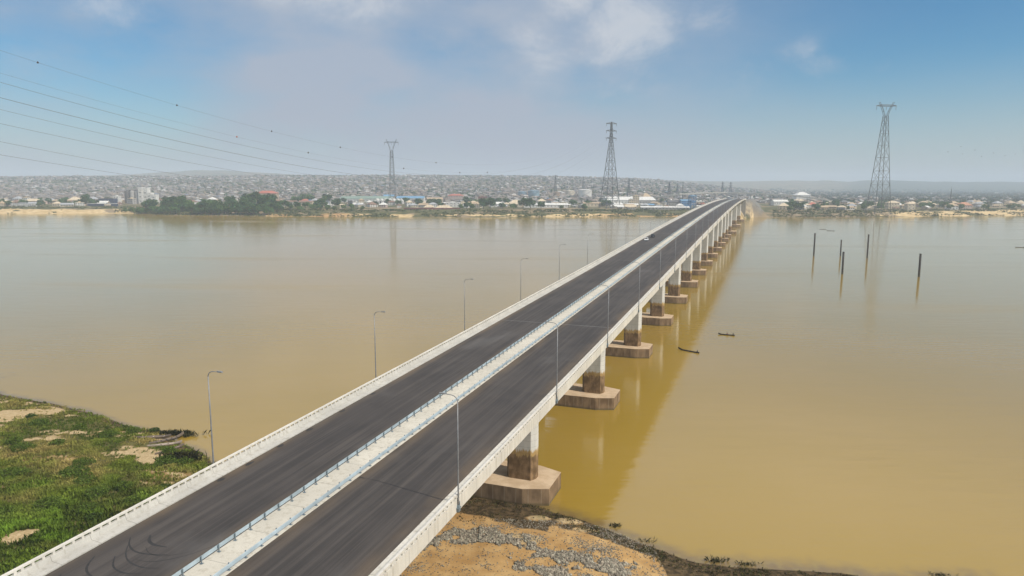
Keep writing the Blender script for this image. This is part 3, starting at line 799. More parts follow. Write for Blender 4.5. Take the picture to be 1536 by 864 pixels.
# ------------------------------------------------------------------ cars on the bridge
def car(label, paint, u, s, suv=False, rz=0.0):
    c = empty('car', b2w(u, s, deck_z(s)+.005), -PHI + rz); tag(c, label, 'car', 'cars on the bridge')
    L, Wd, Hh = (4.5, 1.8, 1.45) if not suv else (4.7, 1.9, 1.75)
    bz = .72 if not suv else .95
    prof = [(-L/2, .28), (-L/2, bz*.93), (-L/2+.1, bz), (-L*.2, bz+.02), (L*.2, bz+.04), (L/2-.25, bz*.92), (L/2, bz*.72), (L/2, .28)]
    b = MB(); n = len(prof)
    for_rows = []
    for x, k in ((-Wd/2, 0), (-Wd/2*.96, 1), (Wd/2*.96, 1), (Wd/2, 0)):
        for y, z in prof: for_rows.append((x, y*(1 if k else .985), z if k else (z-.06 if z > .4 else z+.05)))
    b.add(for_rows, [(r*n+i, r*n+(i+1) % n, (r+1)*n+(i+1) % n, (r+1)*n+i) for r in range(3) for i in range(n)])
    m0 = len(b.v)-4*n
    b.f.append([m0+i for i in reversed(range(n))]); b.m.append(0); b.sm.append(False)
    b.f.append([m0+3*n+i for i in range(n)]); b.m.append(0); b.sm.append(False)
    body = b.build('body', paint, c)
    r = MB(); ya, yb = (-L*.36, L*.22) if not suv else (-L*.46, L*.2)
    lo = [Vector((x, y, bz-.02)) for x, y in ((-Wd*.46, ya), (Wd*.46, ya), (Wd*.46, yb), (-Wd*.46, yb))]
    hi = [Vector((x, y, Hh)) for x, y in ((-Wd*.38, ya+.4), (Wd*.38, ya+.4), (Wd*.38, yb-.7), (-Wd*.38, yb-.7))]
    r.add(lo + hi, [(0,1,5,4), (1,2,6,5), (2,3,7,6), (3,0,4,7), (4,5,6,7)]); r.build('cabin', paint, body)
    for k in range(4):
        a_, b_, c_, d_ = lo[k], lo[(k+1) % 4], hi[(k+1) % 4], hi[k]; nn = (b_-a_).cross(d_-a_).normalized()*.012
        def uv(u_, v_): return (a_.lerp(b_, u_)).lerp(d_.lerp(c_, u_), v_) + nn
        g_ = MB(); g_.add([uv(.08, .14), uv(.92, .14), uv(.9, .86), uv(.1, .86)], [(0, 1, 2, 3)]); g_.build('window', M['glass'], body)
    for sx in (-1, 1):
        for sy in (-1, 1):
            wmb = MB(); wmb.tube([(sx*(Wd/2-.2), sy*L*.3, .33), (sx*(Wd/2+.01), sy*L*.3, .33)], .33, 14); w = wmb.build('wheel', M['tyre'], c)
            rm = MB(); rm.tube([(sx*(Wd/2+.005), sy*L*.3, .33), (sx*(Wd/2+.025), sy*L*.3, .33)], .2, 10); rm.build('rim', M['rim'], w)
        h = MB(); h.box((sx*Wd*.36-.18, L/2-.02, bz*.66), (sx*Wd*.36+.18, L/2+.012, bz*.82)); h.build('headlight', M['lens'], c)
car('small white saloon car driving close to the kerb, ahead of the dark car', M['car_white'], -26.9, 379.0, False, math.pi)
car('black car following just behind the white saloon on the bridge', M['car_dark'], -26.6, 397.5, True, math.pi)

# ------------------------------------------------------------------ canoes and people
def canoe(label, p0, p1, z, mats, w=.42, rise0=.25, rise1=.45, cat='canoe', group=None, seats=3, roll=0.0):
    """A dugout from stern p0 to bow p1."""
    p0, p1 = Vector((*p0, 0)), Vector((*p1, 0)); L = (p1-p0).length; d = (p1-p0)
    e = empty('canoe', ((p0+p1)/2).to_tuple(), math.atan2(d.y, d.x)); e.location.z = z; e.rotation_euler.x = roll
    tag(e, label, cat, group)
    n = 15; m = MB(); rows = []
    for i in range(n):
        t = i/(n-1); x = (t-.5)*L
        ww = max(.03, w*math.sin(math.pi*min(max(t*.94+.03, 0), 1))**.6)
        k = rise0*max(0, 1-t*4)**1.6 + rise1*max(0, t*4-3)**1.6
        rows.append([(x, -ww, .30+k), (x, -ww*.85, .08+k*.8), (x, -ww*.4, -.10+k*.7), (x, ww*.4, -.10+k*.7), (x, ww*.85, .08+k*.8), (x, ww, .30+k), (x, ww*.84, .30+k), (x, ww*.66, .10+k*.8), (x, ww*.3, -.01+k*.75), (x, -ww*.3, -.01+k*.75), (x, -ww*.66, .10+k*.8), (x, -ww*.84, .30+k)])
    c = 12; vs = [p for r in rows for p in r]
    m.add(vs, [(i*c+k, i*c+(k+1) % c, (i+1)*c+(k+1) % c, (i+1)*c+k) for i in range(n-1) for k in range(c)], 0, False)
    m.f.append(list(range(c))); m.m.append(0); m.sm.append(False)
    m.f.append([(n-1)*c+k for k in reversed(range(c))]); m.m.append(0); m.sm.append(False)
    m.build('hull', mats[0], e)
    for k in range(seats):
        x = (-.30 + .6*k/max(1, seats-1))*L
        th = MB(); th.box((x-.11, -w*.86, .20), (x+.11, w*.86, .24)); th.build('thwart', mats[1], e)
    return e, L
def person(label, p, z, rz, cloth, lean=.15, arm=.35, group=None):
    """Seated paddler, one continuous body grown over a skeleton."""
    J = {'pelvis':(0,0,.10,.13), 'belly':(.02*lean*4,0,.28,.12), 'chest':(.30*lean,0,.46,.15), 'neck':(.42*lean,0,.60,.06), 'head':(.46*lean,0,.74,.10), 'crown':(.46*lean,0,.84,.075),
         'hl':(.06,.10,.08,.10), 'kl':(.42,.14,.22,.075), 'fl':(.55,.14,-.02,.05), 'tl':(.66,.14,-.03,.04), 'hr':(.06,-.10,.08,.10), 'kr':(.42,-.14,.22,.075), 'fr':(.55,-.14,-.02,.05), 'tr':(.66,-.14,-.03,.04),
         'sl':(.30*lean,.19,.53,.065), 'el':(.30*lean+.14,.26,.32,.05), 'wl':(arm,.22,.28,.038), 'gl':(arm+.09,.20,.27,.035), 'sr':(.30*lean,-.19,.53,.065), 'er':(.30*lean+.12,-.28,.34,.05), 'wr':(arm,-.24,.34,.038), 'gr':(arm+.09,-.23,.35,.035)}
    E_ = [('pelvis','belly'),('belly','chest'),('chest','neck'),('neck','head'),('head','crown'),('pelvis','hl'),('hl','kl'),('kl','fl'),('fl','tl'),('pelvis','hr'),('hr','kr'),('kr','fr'),('fr','tr'),('chest','sl'),('sl','el'),('el','wl'),('wl','gl'),('chest','sr'),('sr','er'),('er','wr'),('wr','gr')]
    ks = list(J); me = bpy.data.meshes.new('person'); me.from_pydata([J[k][:3] for k in ks], [(ks.index(a), ks.index(b)) for a, b in E_], [])
    me.materials.append(cloth)
    o = bpy.data.objects.new('person', me); COL.objects.link(o)
    sk = o.modifiers.new('skin', 'SKIN'); sub = o.modifiers.new('smooth', 'SUBSURF'); sub.levels = 1; sub.render_levels = 1
    if not me.skin_vertices: me.attributes  # layer comes with the modifier
    lay = me.skin_vertices[0].data if me.skin_vertices else None
    if lay:
        for i, k in enumerate(ks): lay[i].radius = (J[k][3], J[k][3]); lay[i].use_root = (k == 'pelvis')
    o.location = (p[0], p[1], z); o.rotation_euler = (0, 0, rz)
    h = MB(); h.lathe([(.0, .115), (.06  , .065), (.095, .055), (.105, 0), (.09, -.03)], 10, 0, (.46*lean-.01, 0, .775)); h.build('hair', M['hair'], o)
    f = MB()
    for sy in (-.035, .035): f.box((.46*lean+.088, sy-.012, .755), (.46*lean+.10, sy+.012, .77))
    f.box((.46*lean+.085, -.015, .715), (.46*lean+.115, .015, .75)); f.box((.46*lean+.082, -.03, .69), (.46*lean+.095, .03, .70))
    f.build('face', M['skin'], o)
    tag(o, label, 'person', group)
    return o
def paddle(label, p, z, rz, tilt=.5):
    m = MB(); m.tube([(0, 0, -.75), (0, 0, .8)], .02, 6); m.prism([(-.015, -.09), (.015, -.09), (.015, .09), (-.015, .09)], -1.25, -.72)
    o = m.build('paddle', M['hull_grey']); o.location = (p[0], p[1], z); o.rotation_euler = (0, tilt, rz); tag(o, label, 'paddle')
def ride(p0, p1, t): return (p0[0]+(p1[0]-p0[0])*t, p0[1]+(p1[1]-p0[1])*t)
def heading(p0, p1): return math.atan2(p1[1]-p0[1], p1[0]-p0[0])

a, b = (62.3, 226.6), (56.6, 232.1)
canoe('slender black canoe with raised bow at the edge of the yellow reflection, one paddler', a, b, .02, (M['hull'], M['hull']), .36, .15, .65, group='canoes out on the river')
q = ride(a, b, .08); person('person in dark clothes sitting at the stern of the canoe by the yellow reflection', q, .22, heading(a, b), M['cloth_dark'])
paddle('wooden paddle held by the lone paddler', (q[0]-.1, q[1]+.55), .55, heading(a, b))
a, b = (82.7, 254.0), (77.3, 256.6)
canoe('low black canoe carrying two people on open water beyond the first canoe', a, b, .02, (M['hull'], M['hull']), .36, .15, .4, group='canoes out on the river')
q = ride(a, b, .08); person('person in dark clothes at the stern of the canoe carrying two people', q, .22, heading(a, b), M['cloth_dark'])
paddle('wooden paddle held at the stern of the two person canoe', (q[0]-.1, q[1]+.55), .55, heading(a, b))
q = ride(a, b, .42); person('person in maroon leaning forward midway along the canoe carrying two people', q, .22, heading(a, b), M['cloth_red'], .5, .5)
for p, L, lab, np_ in [((393.8, 888), 8.0, 'distant thin canoe beyond the standing piles, farther of the pair', 2), ((392.3, 862), 9.0, 'distant thin canoe beyond the standing piles, nearer of the pair', 3)]:
    a, b = (p[0]+L/2, p[1]), (p[0]-L/2, p[1]+.5)
    canoe(lab, a, b, .02, (M['hull'], M['hull']), .45, .2, .4, group='canoes out on the river')
    for k in range(np_):
        person(f'dark seated person, {ordinal(k+1)} from the stern in the {"farther" if p[1] > 870 else "nearer"} distant canoe', ride(a, b, .1 + .38*k), .22, heading(a, b), M['cloth_dark'])
a, b = (466.5, 634.6), (458.6, 636.0)
canoe('dark canoe with one sitter far out beyond the lone rusty pile', a, b, .02, (M['hull'], M['hull']), .5, .2, .4, group='canoes out on the river')
person('person in dark clothes sitting in the canoe far beyond the lone pile', ride(a, b, .12), .22, heading(a, b), M['cloth_dark'])
a, b = (-874, 1291), (-858, 1291.5)
canoe('long dark boat lying along the far sandy beach', a, b, .05, (M['hull'], M['hull']), 1.0, .5, .8, 'boat')
G = 'canoes beached beside the reeds'
canoe('grey canoe half hidden in reeds, farthest from the bridge deck', (-81.2, 144.6), (-74.2, 146.0), bank_h(-78, 145)+.12, (M['hull_grey'], M['hull_pale']), .48, .25, .3, group=G, roll=.1)
canoe('brown canoe with tall curved bow lying behind the pale canoe', (-76.9, 141.9), (-72.0, 147.2), .40, (M['hull_grey'], M['hull']), .5, .25, .8, group=G, seats=5)
canoe('long pale wooden canoe on the sand beside the tall bowed canoe', (-76.6, 140.4), (-70.4, 142.9), .40, (M['hull_pale'], M['hull_grey']), .55, .2, .45, group=G, seats=4)
canoe('weathered grey canoe closest to the tall feathery reeds', (-72.4, 135.5), (-69.0, 140.7), bank_h(-71, 138)+.12, (M['hull_grey'], M['hull_pale']), .45, .2, .35, group=G)

# ------------------------------------------------------------------ steel piles standing in the river
for x, y, zt, r, lx, lab in [(238.4, 550.6, 17.9, .62, -.08, 'tall rusty steel pile standing alone nearest the bridge'), (259.8, 551.2, 12.7, .55, -.08, 'short dark steel pile standing behind the thicker one'), (208.2, 437.6, 13.9, .62, -.08, 'thick rusty steel pile in front of the short one'),
                             (273.6, 536.6, 18.0, .60, -.08, 'tall dark steel pile between the short pile and the lone outer pile'), (249.8, 425.9, 14.0, .66, -.08, 'thick rusty steel pile farthest out from the bridge')]:
    m = MB(); m.tube([(-lx, 0, -3), (-lx*.8, 0, 0), (0, 0, zt*.5), (lx, 0, zt)], [r, r, r*.96, r*.96], 14)
    o = empty('steel_pile', (x, y, 0)); tag(o, lab, 'pile', 'steel piles standing in the river')
    m.build('shaft', M['pile'], o)
    c = MB(); c.tube([(lx, 0, zt-.05), (lx+.03, 0, zt+.25)], r*1.08, 14); c.build('cap_ring', M['pile'], o)

# ------------------------------------------------------------------ pylons and power lines
def lattice(m, levels, rl, rb, extra=True):
    """levels: (z, half width) pairs, square plan."""
    cs = [(1, 1), (-1, 1), (-1, -1), (1, -1)]
    for i in range(len(levels)-1):
        (z0, w0), (z1, w1) = levels[i], levels[i+1]
        for k in range(4):
            a = Vector((cs[k][0]*w0, cs[k][1]*w0, z0)); b = Vector((cs[k][0]*w1, cs[k][1]*w1, z1))
            k2 = (k+1) % 4
            a2 = Vector((cs[k2][0]*w0, cs[k2][1]*w0, z0)); b2 = Vector((cs[k2][0]*w1, cs[k2][1]*w1, z1))
            m.tube([a, b], rl, 4, cap=False, smooth=False)
            m.tube([a, b2], rb, 4, cap=False, smooth=False); m.tube([a2, b], rb, 4, cap=False, smooth=False)
            m.tube([b, b2], rb, 4, cap=False, smooth=False)
            if extra and w0 > 9:
                c = (a+b2)*.5; d = (a2+b)*.5
                m.tube([(a+b)*.5, (c+d)*.5], rb*.7, 4, cap=False, smooth=False)
def y_pylon(label, x, y, base, zb, waist, beam, hw_base, hw_waist, half_beam, rl, rb, rz, n=8):
    e = empty('power_pylon', (x, y, base), rz); tag(e, label, 'pylon', 'tall river crossing pylons')
    hgt = waist-base; lev = []
    for i in range(n+1):
        t = 1-(1-i/n)**1.25
        lev.append((hgt*t, hw_base + (hw_waist-hw_base)*(t**.92)))
    m = MB(); lattice(m, lev, rl, rb); m.build('tower_body', M['lattice'], e)
    f = MB(); bz = beam-base
    for s in (-1, 1):
        pts_ = [(s*hw_waist, hgt), (s*half_beam*.30, hgt+(bz-hgt)*.45), (s*half_beam*.52, bz), (s*half_beam*.72, bz+(beam-waist)*.42)]
        for dy in (-hw_waist*.6, hw_waist*.6):
            f.tube([(px_, dy, pz) for px_, pz in pts_], rl*.8, 4, cap=False, smooth=False)
        inn = [(0, hgt+.5), (s*half_beam*.18, hgt+(bz-hgt)*.45), (s*half_beam*.38, bz)]
        f.tube([(px_, 0, pz) for px_, pz in inn], rb, 4, cap=False, smooth=False)
        for (p1, p2) in zip(pts_[:3], inn):
            f.tube([(p1[0], hw_waist*.6, p1[1]), (p2[0], 0, p2[1])], rb, 4, cap=False, smooth=False)
            f.tube([(p1[0], -hw_waist*.6, p1[1]), (p2[0], 0, p2[1])], rb, 4, cap=False, smooth=False)
    f.build('fork', M['lattice'], e)
    c = MB()
    for dy in (-1.1, 1.1):
        for dz in (0, 2.2): c.tube([(-half_beam, dy*.3, bz+.7), (-half_beam*.6, dy, bz+dz), (half_beam*.6, dy, bz+dz), (half_beam, dy*.3, bz+.7)], rl*.75, 4, cap=False, smooth=False)
    for k in range(9):
        xx = half_beam*(-.8+.2*k); c.tube([(xx, -1.1, bz), (xx+half_beam*.1, -1.1, bz+2.2)], rb, 4, cap=False); c.tube([(xx, 1.1, bz+2.2), (xx+half_beam*.1, 1.1, bz)], rb, 4, cap=False)
    c.build('crossarm', M['lattice'], e)
    for xx in (-half_beam*.97, 0, half_beam*.97):
        i_ = MB(); i_.tube([(xx, 0, bz+.3), (xx, 0, bz-6)], .28, 6); i_.build('insulator', M['insul'], e)
    return e
y_pylon('tallest dark lattice pylon with forked Y head, standing apart beyond the piles', 624.5, 1200, 7.5, 0, 170.5, 186.5, 14.2, 3.0, 17.3, .55, .22, .06, 8)
y_pylon('slim pale forked lattice pylon rising behind the long green roofed warehouse', -289.0, 1700, 12, 0, 133.5, 152.5, 7.4, 2.9, 17.5, .42, .22, -.1, 11)
# middle pylon: straight tower with three pairs of arms
e = empty('power_pylon', (193.6, 1400, 8.5), .35); tag(e, 'tall lattice pylon with three pairs of short arms behind the storage tanks', 'pylon', 'tall river crossing pylons')
m = MB(); lev = []
for i in range(9):
    t = 1-(1-i/8)**1.2; lev.append((136*t, 15.5 + (2.3-15.5)*t**.95))
lattice(m, lev + [(148, 1.7), (163, 1.3), (168, .9)], .60, .30); m.build('tower_body', M['lattice'], e)
for zc in (136.5, 150.5, 164.5):
    for s in (-1, 1):
        c = MB(); c.tube([(s*1.5, 1.3, zc), (s*11.5, 0, zc+.6), (s*1.5, -1.3, zc)], .62, 4, cap=False); c.tube([(s*1.3, 0, zc+3.0), (s*11.5, 0, zc+.6)], .45, 4, cap=False); c.tube([(s*5, .8, zc), (s*5, -.8, zc), (s*5, 0, zc+2)], .2, 4)
        c.build('crossarm', M['lattice'], e)
        i_ = MB(); i_.tube([(s*10.8, 0, zc+.5), (s*10.8, 0, zc-4.5)], .3, 6); i_.build('insulator', M['insul'], e)
# smaller pylons and masts over the town
def small_pylon(label, px, d, ztop, base, half, arms, hw):
    e = empty('small_pylon', (at(px, d), d, base), random.uniform(-.4, .4)); tag(e, label, 'pylon', 'small pylons over the far town')
    H = ztop-base; m = MB(); lattice(m, [(0, hw), (H*.3, hw*.72), (H*.55, hw*.5), (H*.75, hw*.34), (H, .5)], .42, .26, False); m.build('tower_body', M['lattice'], e)
    for a in arms:
        for s in (-1, 1):
            c = MB(); c.tube([(0, .5, H*a), (s*half, 0, H*a+.4), (0, -.5, H*a)], .34, 4); c.tube([(0, 0, H*a+2.2), (s*half, 0, H*a+.4)], .26, 4); c.build('crossarm', M['lattice'], e)
for t in [('grey pylon over the town just before the storage tanks', 832, 2200, 84, 13, 6, (.7, .82, .95), 5), ('dark broad armed pylon between the tall middle pylon and the gabled shed', 941, 1850, 72, 11, 13, (.86, .96), 5), ('small grey pylon above the biggest storage tank', 873, 2500, 84, 17, 6, (.75, .92), 5),
          ('dark narrow pylon behind the blue steel tower, taller of two', 1001, 1950, 62, 12, 6, (.7, .85, .97), 4.5), ('dark narrow pylon behind the blue steel tower, shorter of two', 1013, 2050, 56, 12, 6, (.7, .85, .97), 4.5), ('small pylon above the flyover before the bridge crest', 1080, 2300, 66, 14, 7, (.75, .9), 5), ('small pylon above the flyover right at the bridge crest', 1092, 2400, 66, 15, 7, (.75, .9), 5)]:
    small_pylon(*t)
for px, d, zt, lab in [(1021, 1800, 58, 'thin mast rising beside the blue steel tower'), (885, 2400, 75, 'thin mast behind the round storage tanks'), (1420, 1700, 48, 'thin mast among houses on the open bank beyond the tallest pylon'), (566, 2300, 78, 'thin mast over the town beside the forked pale pylon')]:
    e = empty('radio_mast', (at(px, d), d, 10)); tag(e, lab, 'mast')
    m = MB(); lattice(m, [((zt-10)*k/6, 1.0-.12*k) for k in range(7)], .28, .16, False); m.build('lattice_mast', M['lattice'], e)
    a_ = MB(); a_.tube([(0, 0, zt-10), (0, 0, zt-4)], .2, 6); a_.build('antenna', M['lattice'], e)

# conductors from the tower on this bank to the middle pylon
WIRES = [((-306.0, 0, 170.0), (186.6, 1400, 172.4), 96.2, .05), ((-289.6, 0, 153.2), (199.6, 1400, 172.5), 96.4, .035), ((-303.3, 0, 157.0), (182.8, 1400, 169.4), 99.4, .08), ((-288.8, 0, 144.2), (203.6, 1400, 169.4), 99.3, .10),
         ((-305.2, 0, 145.4), (184.4, 1400, 155.4), 97.0  , .065), ((-288.4, 0, 132.7), (202.7, 1400, 155.4), 95.8  , .065), ((-306.4, 0, 131.7), (183.4, 1400, 141.4), 95.3  , .065), ((-290.1, 0, 116.0), (204.4, 1400, 141.4), 88.5, .065)]
WL = ['thin topmost earth wire strung with dark marker balls', 'thin second earth wire with one orange and several dark marker balls', 'dark power line, highest of the six conductors', 'dark power line, second of the six conductors from the top', 'dark power line, third of the six conductors from the top', 'dark power line, fourth of the six conductors from the top', 'dark power line, fifth of the six conductors from the top', 'dark power line, lowest of the six conductors']
def wire_pt(w, t):
    p0, p1 = Vector(w[0]), Vector(w[1]); p = p0.lerp(p1, t); p.z -= 4*w[2]*t*(1-t); return p
for k, w in enumerate(WIRES):
    m = MB(); P = [wire_pt(w, t) for t in np.linspace(.04, 1, 90)]; m.tube(P, [w[3]*(1 - .5*t) for t in np.linspace(0, 1, 90)], 5)
    o = m.build('power_line', M['wire']); tag(o, WL[k], 'power line', 'power lines crossing the river')
    if k < 2:
        cols_ = [80, 277, 414.5, 514, 590, 655] if k == 0 else [363, 467, 607, 690, 731]
        ts = np.linspace(.05, .95, 1500); pc = np.array([column_of(*wire_pt(w, t)[:2]) if wire_pt(w, t).y > 20 else -1e4 for t in ts])
        for j, c in enumerate(cols_):
            p = wire_pt(w, ts[int(np.argmin(abs(pc-c)))])
            r = .30 + .0004*p.y
            b = MB(); b.lathe([(0, -r), (r*.7, -r*.7), (r, 0), (r*.7, r*.7), (0, r)], 10, 0, p); b.tube([p + Vector((0, 0, r*.8)), p + Vector((0, 0, r*1.25))], .15, 6)
            b.build('marker_ball', M['ball_dark' if k == 0 or j else 'ball_orange'], o)

# birds gliding far out, beyond the tall pylon
bm_ = MB()
bm_.tube([(-.32, 0, 0), (-.15, 0, .0), (.1, 0, .02), (.25, 0, .04), (.36, 0, .03)], [.02, .08, .1, .06, .015], 8)
for s in (-1, 1):
    bm_.add([(.12, s*.06, .03), (.20, s*.5, .16), (.06, s*.95, .12), (-.06, s*.5, .14), (-.12, s*.06, .02)], [(0, 1, 3, 4), (1, 2, 3)]); bm_.add([(.12, s*.06, .0), (.20, s*.5, .13), (.06, s*.95, .115), (-.06, s*.5, .11), (-.12, s*.06, -.01)], [(4, 3, 1, 0), (3, 2, 1)])
bm_.add([(-.28, -.03, .01), (-.28, .03, .01), (-.55, .1, .0), (-.55, -.1, .0), (-.28, 0, .03), (-.54, 0, .012)], [(0, 1, 2, 3), (4, 1, 2, 5), (0, 4, 5, 3)])
bird_me = bm_.mesh('bird', M['hair'])
bl = [(1409.5, 228.5), (1428, 221), (1431.5, 231.5), (1449, 226), (1459.5, 235), (1477, 230), (1494.5, 234), (1509, 231.5)]
for k, (px, py) in enumerate(bl):
    d = 420 + 14*k; o = link('bird', bird_me); o.location = (at(px, d), d, CAM_H + (277.5-py)/FPX*d*1.01); o.rotation_euler = (.1, random.uniform(-.3, .3), random.uniform(0, 6)); o.scale = (.85,)*3
    tag(o, f'small dark bird gliding beyond the tallest pylon, {ordinal(k+1)} of eight from the pylon', 'bird', 'birds over the far bank')

# ------------------------------------------------------------------ far bank, town and hills
FS_X = [-9000, -3000, -1400, -848, -719, -660, -605, -443, -234, -31, 152, 277, 330, 380, 425, 503, 631, 845, 969, 1500, 9000]
FS_Y = [1300, 1250, 1240, 1259, 1284, 1270, 1225, 1197, 1178, 1180, 1207, 1240, 1212, 1178, 1222, 1220, 1243, 1299, 1323, 1330, 1330]
def far_shore(x): return float(np.interp(x, FS_X, FS_Y)) + 5*noise.noise(Vector((x*.02, 3.3, 0)))
def sst(a, b, v):
    t = min(max((v-a)/(b-a), 0), 1); return t*t*(3-2*t)
def deck_line(x, y):
    dx, dy = x-BX0, y
    return dx*math.cos(PHI) - dy*math.sin(PHI), dx*math.sin(PHI) + dy*math.cos(PHI)     # u, s
def far_h(x, y):
    d = y - far_shore(x)
    if d < 0: return -1.2 + 1.0*max(0, 1+d/12)
    z = 6.2*sst(0, 55, d) + 2.6*sst(40, 110, d) + .15
    z += noise.fractal(Vector((x*.022, y*.022, 1)), 1, 2, 4)*1.5*sst(2, 30, d)
    px = column_of(x, y)
    left = 1 - sst(930, 1230, px)
    top = float(np.interp(px, [-400, 0, 150, 330, 480, 620, 780, 900, 1000, 1100, 1250], [72, 74, 80, 84, 90, 93, 90, 84, 72, 60, 45]))
    z += left*(sst(1750, 4300, y)*top + noise.fractal(Vector((x*.0016, y*.0016, 7)), 1, 2, 4)*9*sst(1900, 3200, y))
    far = 92 + 34*math.exp(-((px-320)/110)**2) + 20*noise.noise(Vector((px*.008, 1, 4))) + 12*noise.noise(Vector((px*.028, 2, 4)))
    z += (1-left*.25)*sst(5000, 7400, y)*(far - (top if px < 1000 else 0)*.0) * (.5 + .5*max(sst(1000, 1200, px), math.exp(-((px-320)/130)**2)))
    u, s = deck_line(x, y)
    if 1240 < s < 1760:
        e = max(0, abs(u+16) - 23); hgt = deck_z(min(s, 1600)) - 1.2 - max(0, (s-1600))*.05
        emb = hgt - e*1.0 - max(0, 1258-s)*1.6
        z = max(z, min(emb, hgt))
    return z
r_ax = list(np.arange(-1.55, -.80, .05)) + list(np.arange(-.80, .80, .0042)) + list(np.arange(.80, 1.56, .05))
d_ax = [-40, -12, -5, -1, 2, 5, 8, 12, 16, 20, 25, 30, 36, 42, 50, 58, 66, 76, 88, 100, 115, 130, 150, 175, 200, 230, 270, 320, 380, 450, 530, 620, 720, 840, 980, 1140, 1320, 1520, 1750, 2000, 2300, 2600, 2900, 3200, 3600, 4100, 4600, 5100, 5600, 6100, 6600, 7300, 8100]
fv = np.zeros((len(d_ax), len(r_ax), 3)); fm = np.zeros((len(d_ax), len(r_ax), 3))
for i, r in enumerate(r_ax):
    y0 = far_shore(r*1250)
    for j, d in enumerate(d_ax):
        y = y0 + d; x = r*y
        d2 = y - far_shore(x); px = column_of(x, y)
        fv[j, i] = (x, y, far_h(x, y))
        n = noise.fractal(Vector((x*.018, y*.03, 2)), 1, 2, 4)
        sw_ = float(np.interp(px, [0, 190, 205, 380, 420, 520, 560, 760, 900, 1010, 1120, 1140, 1290, 1330, 1536], [1.3, 1.25, .15, .15, .9, .9, .7, .85, .8, .9, .75, .15, .2, .85, 1.1]))
        lim = float(np.interp(px, [0, 200, 560, 900, 1100, 1300, 1536], [62, 50, 40, 42, 40, 75, 100]))
        sand = min(max((sw_ + n*.9 - .45)*1.5, 0), 1)*(1 - sst(lim*.6, lim*1.15, d2 + n*14))
        orange = sst(380, 430, px)*(1-sst(500, 560, px)) + sst(880, 930, px)*(1-sst(1020, 1060, px))*.8
        u, s = deck_line(x, y)
        emb = 1.0 if (1246 < s < 1700 and abs(u+16) < 62 and far_h(x, y) > 11) else 0.0
        wood = sst(1200, 1330, px)*sst(1750, 2000, y)
        fm[j, i] = (sand*(1-wood), min(1, orange), max(emb, 0) - wood*(1-emb))
def far_mat():
    t = NT('far_bank_ground')
    sp = t.n('ShaderNodeSeparateColor'); t.l(t.attr(), sp.inputs[0])
    n1 = t.noise(.03, 5); n2 = t.noise(.14, 5); n3 = t.noise(.006, 4)
    grass = t.mix(t.ramp(n2, .35, .66), (.050, .060, .022), (.135, .125, .055))
    soil = t.mix(t.ramp(n1, .3, .7), (.17, .125, .075), (.26, .20, .125))
    col = t.mix(t.ramp(t.math('ADD', n1, t.math('MULTIPLY', t.math('SUBTRACT', n3, .5), .8)), .48, .62), grass, soil)
    sand = t.mix(t.ramp(n2, .3, .7), (.42, .29, .13), (.66, .51, .29))
    orange = t.mix(t.ramp(n2, .3, .7), (.36, .20, .085), (.47, .30, .14))
    sc = t.mix(sp.outputs[1], sand, orange)
    col = t.mix(t.ramp(t.math('ADD', sp.outputs[0], t.math('MULTIPLY', t.math('SUBTRACT', n2, .5), .7)), .32, .55), col, sc)
    em = t.mix(t.ramp(n2, .3, .7), (.13, .125, .115), (.21, .20, .18))
    col = t.mix(t.math('MULTIPLY', sp.outputs[2], -1.0, clamp=True), t.mix(t.math('MAXIMUM', sp.outputs[2], 0.0), col, em), t.mix(t.ramp(n1, .3, .7), (.028, .045, .022), (.045, .065, .03)))
    return t.done(col, .95, 0, .1)
M['far_ground'] = far_mat()
ff = grid_faces(len(d_ax), len(r_ax))
tag(link('far_bank_ground', np_mesh('far_bank_ground', fv.reshape(-1, 3), ff, M['far_ground'], tint=fm.reshape(-1, 3), smooth=True)), 'far river bank rising to low hills', 'ground', kind='structure')
# plain behind the near bank and at the sides so that the ground reaches the horizon
pl = MB(); pl.add([(-8500, -850, -1.6), (8500, -850, -1.6), (8500, 9500, -1.6), (-8500, 9500, -1.6)], [(0, 1, 2, 3)])
tag(pl.build('river_bed_ground', plain('silt', (.2, .15, .08), .95)), 'flat silt under the river', 'ground', kind='structure')

# ---- town
WALLS = {'white': (.58, .57, .54), 'cream': (.50, .43, .32), 'pink': (.42, .33, .29), 'grey': (.30, .29, .28), 'tan': (.36, .28, .20), 'navy': (.03, .045, .09), 'maroon': (.17, .06, .055), 'blue': (.08, .20, .38), 'pale': (.50, .52, .50)}
ROOFS = {'cream': (.56, .46, .32), 'rust': (.20, .115, .075), 'grey': (.33, .34, .35), 'white': (.66, .65, .61), 'blue': (.12, .27, .42), 'red': (.42, .12, .075), 'dark': (.085, .08, .078), 'green': (.20, .28, .23), 'tan': (.40, .30, .19), 'orange': (.45, .21, .12)}
for k, c in WALLS.items(): M['wall_'+k] = plain('wall_'+k, c, .9, scale=.35, var=.2)
for k, c in ROOFS.items(): M['roof_'+k] = plain('roof_'+k, c, .6, scale=.3, var=.22, stretch=(3, .4, 1))
M['opening'] = plain('dark_opening', (.03, .03, .033), .5)
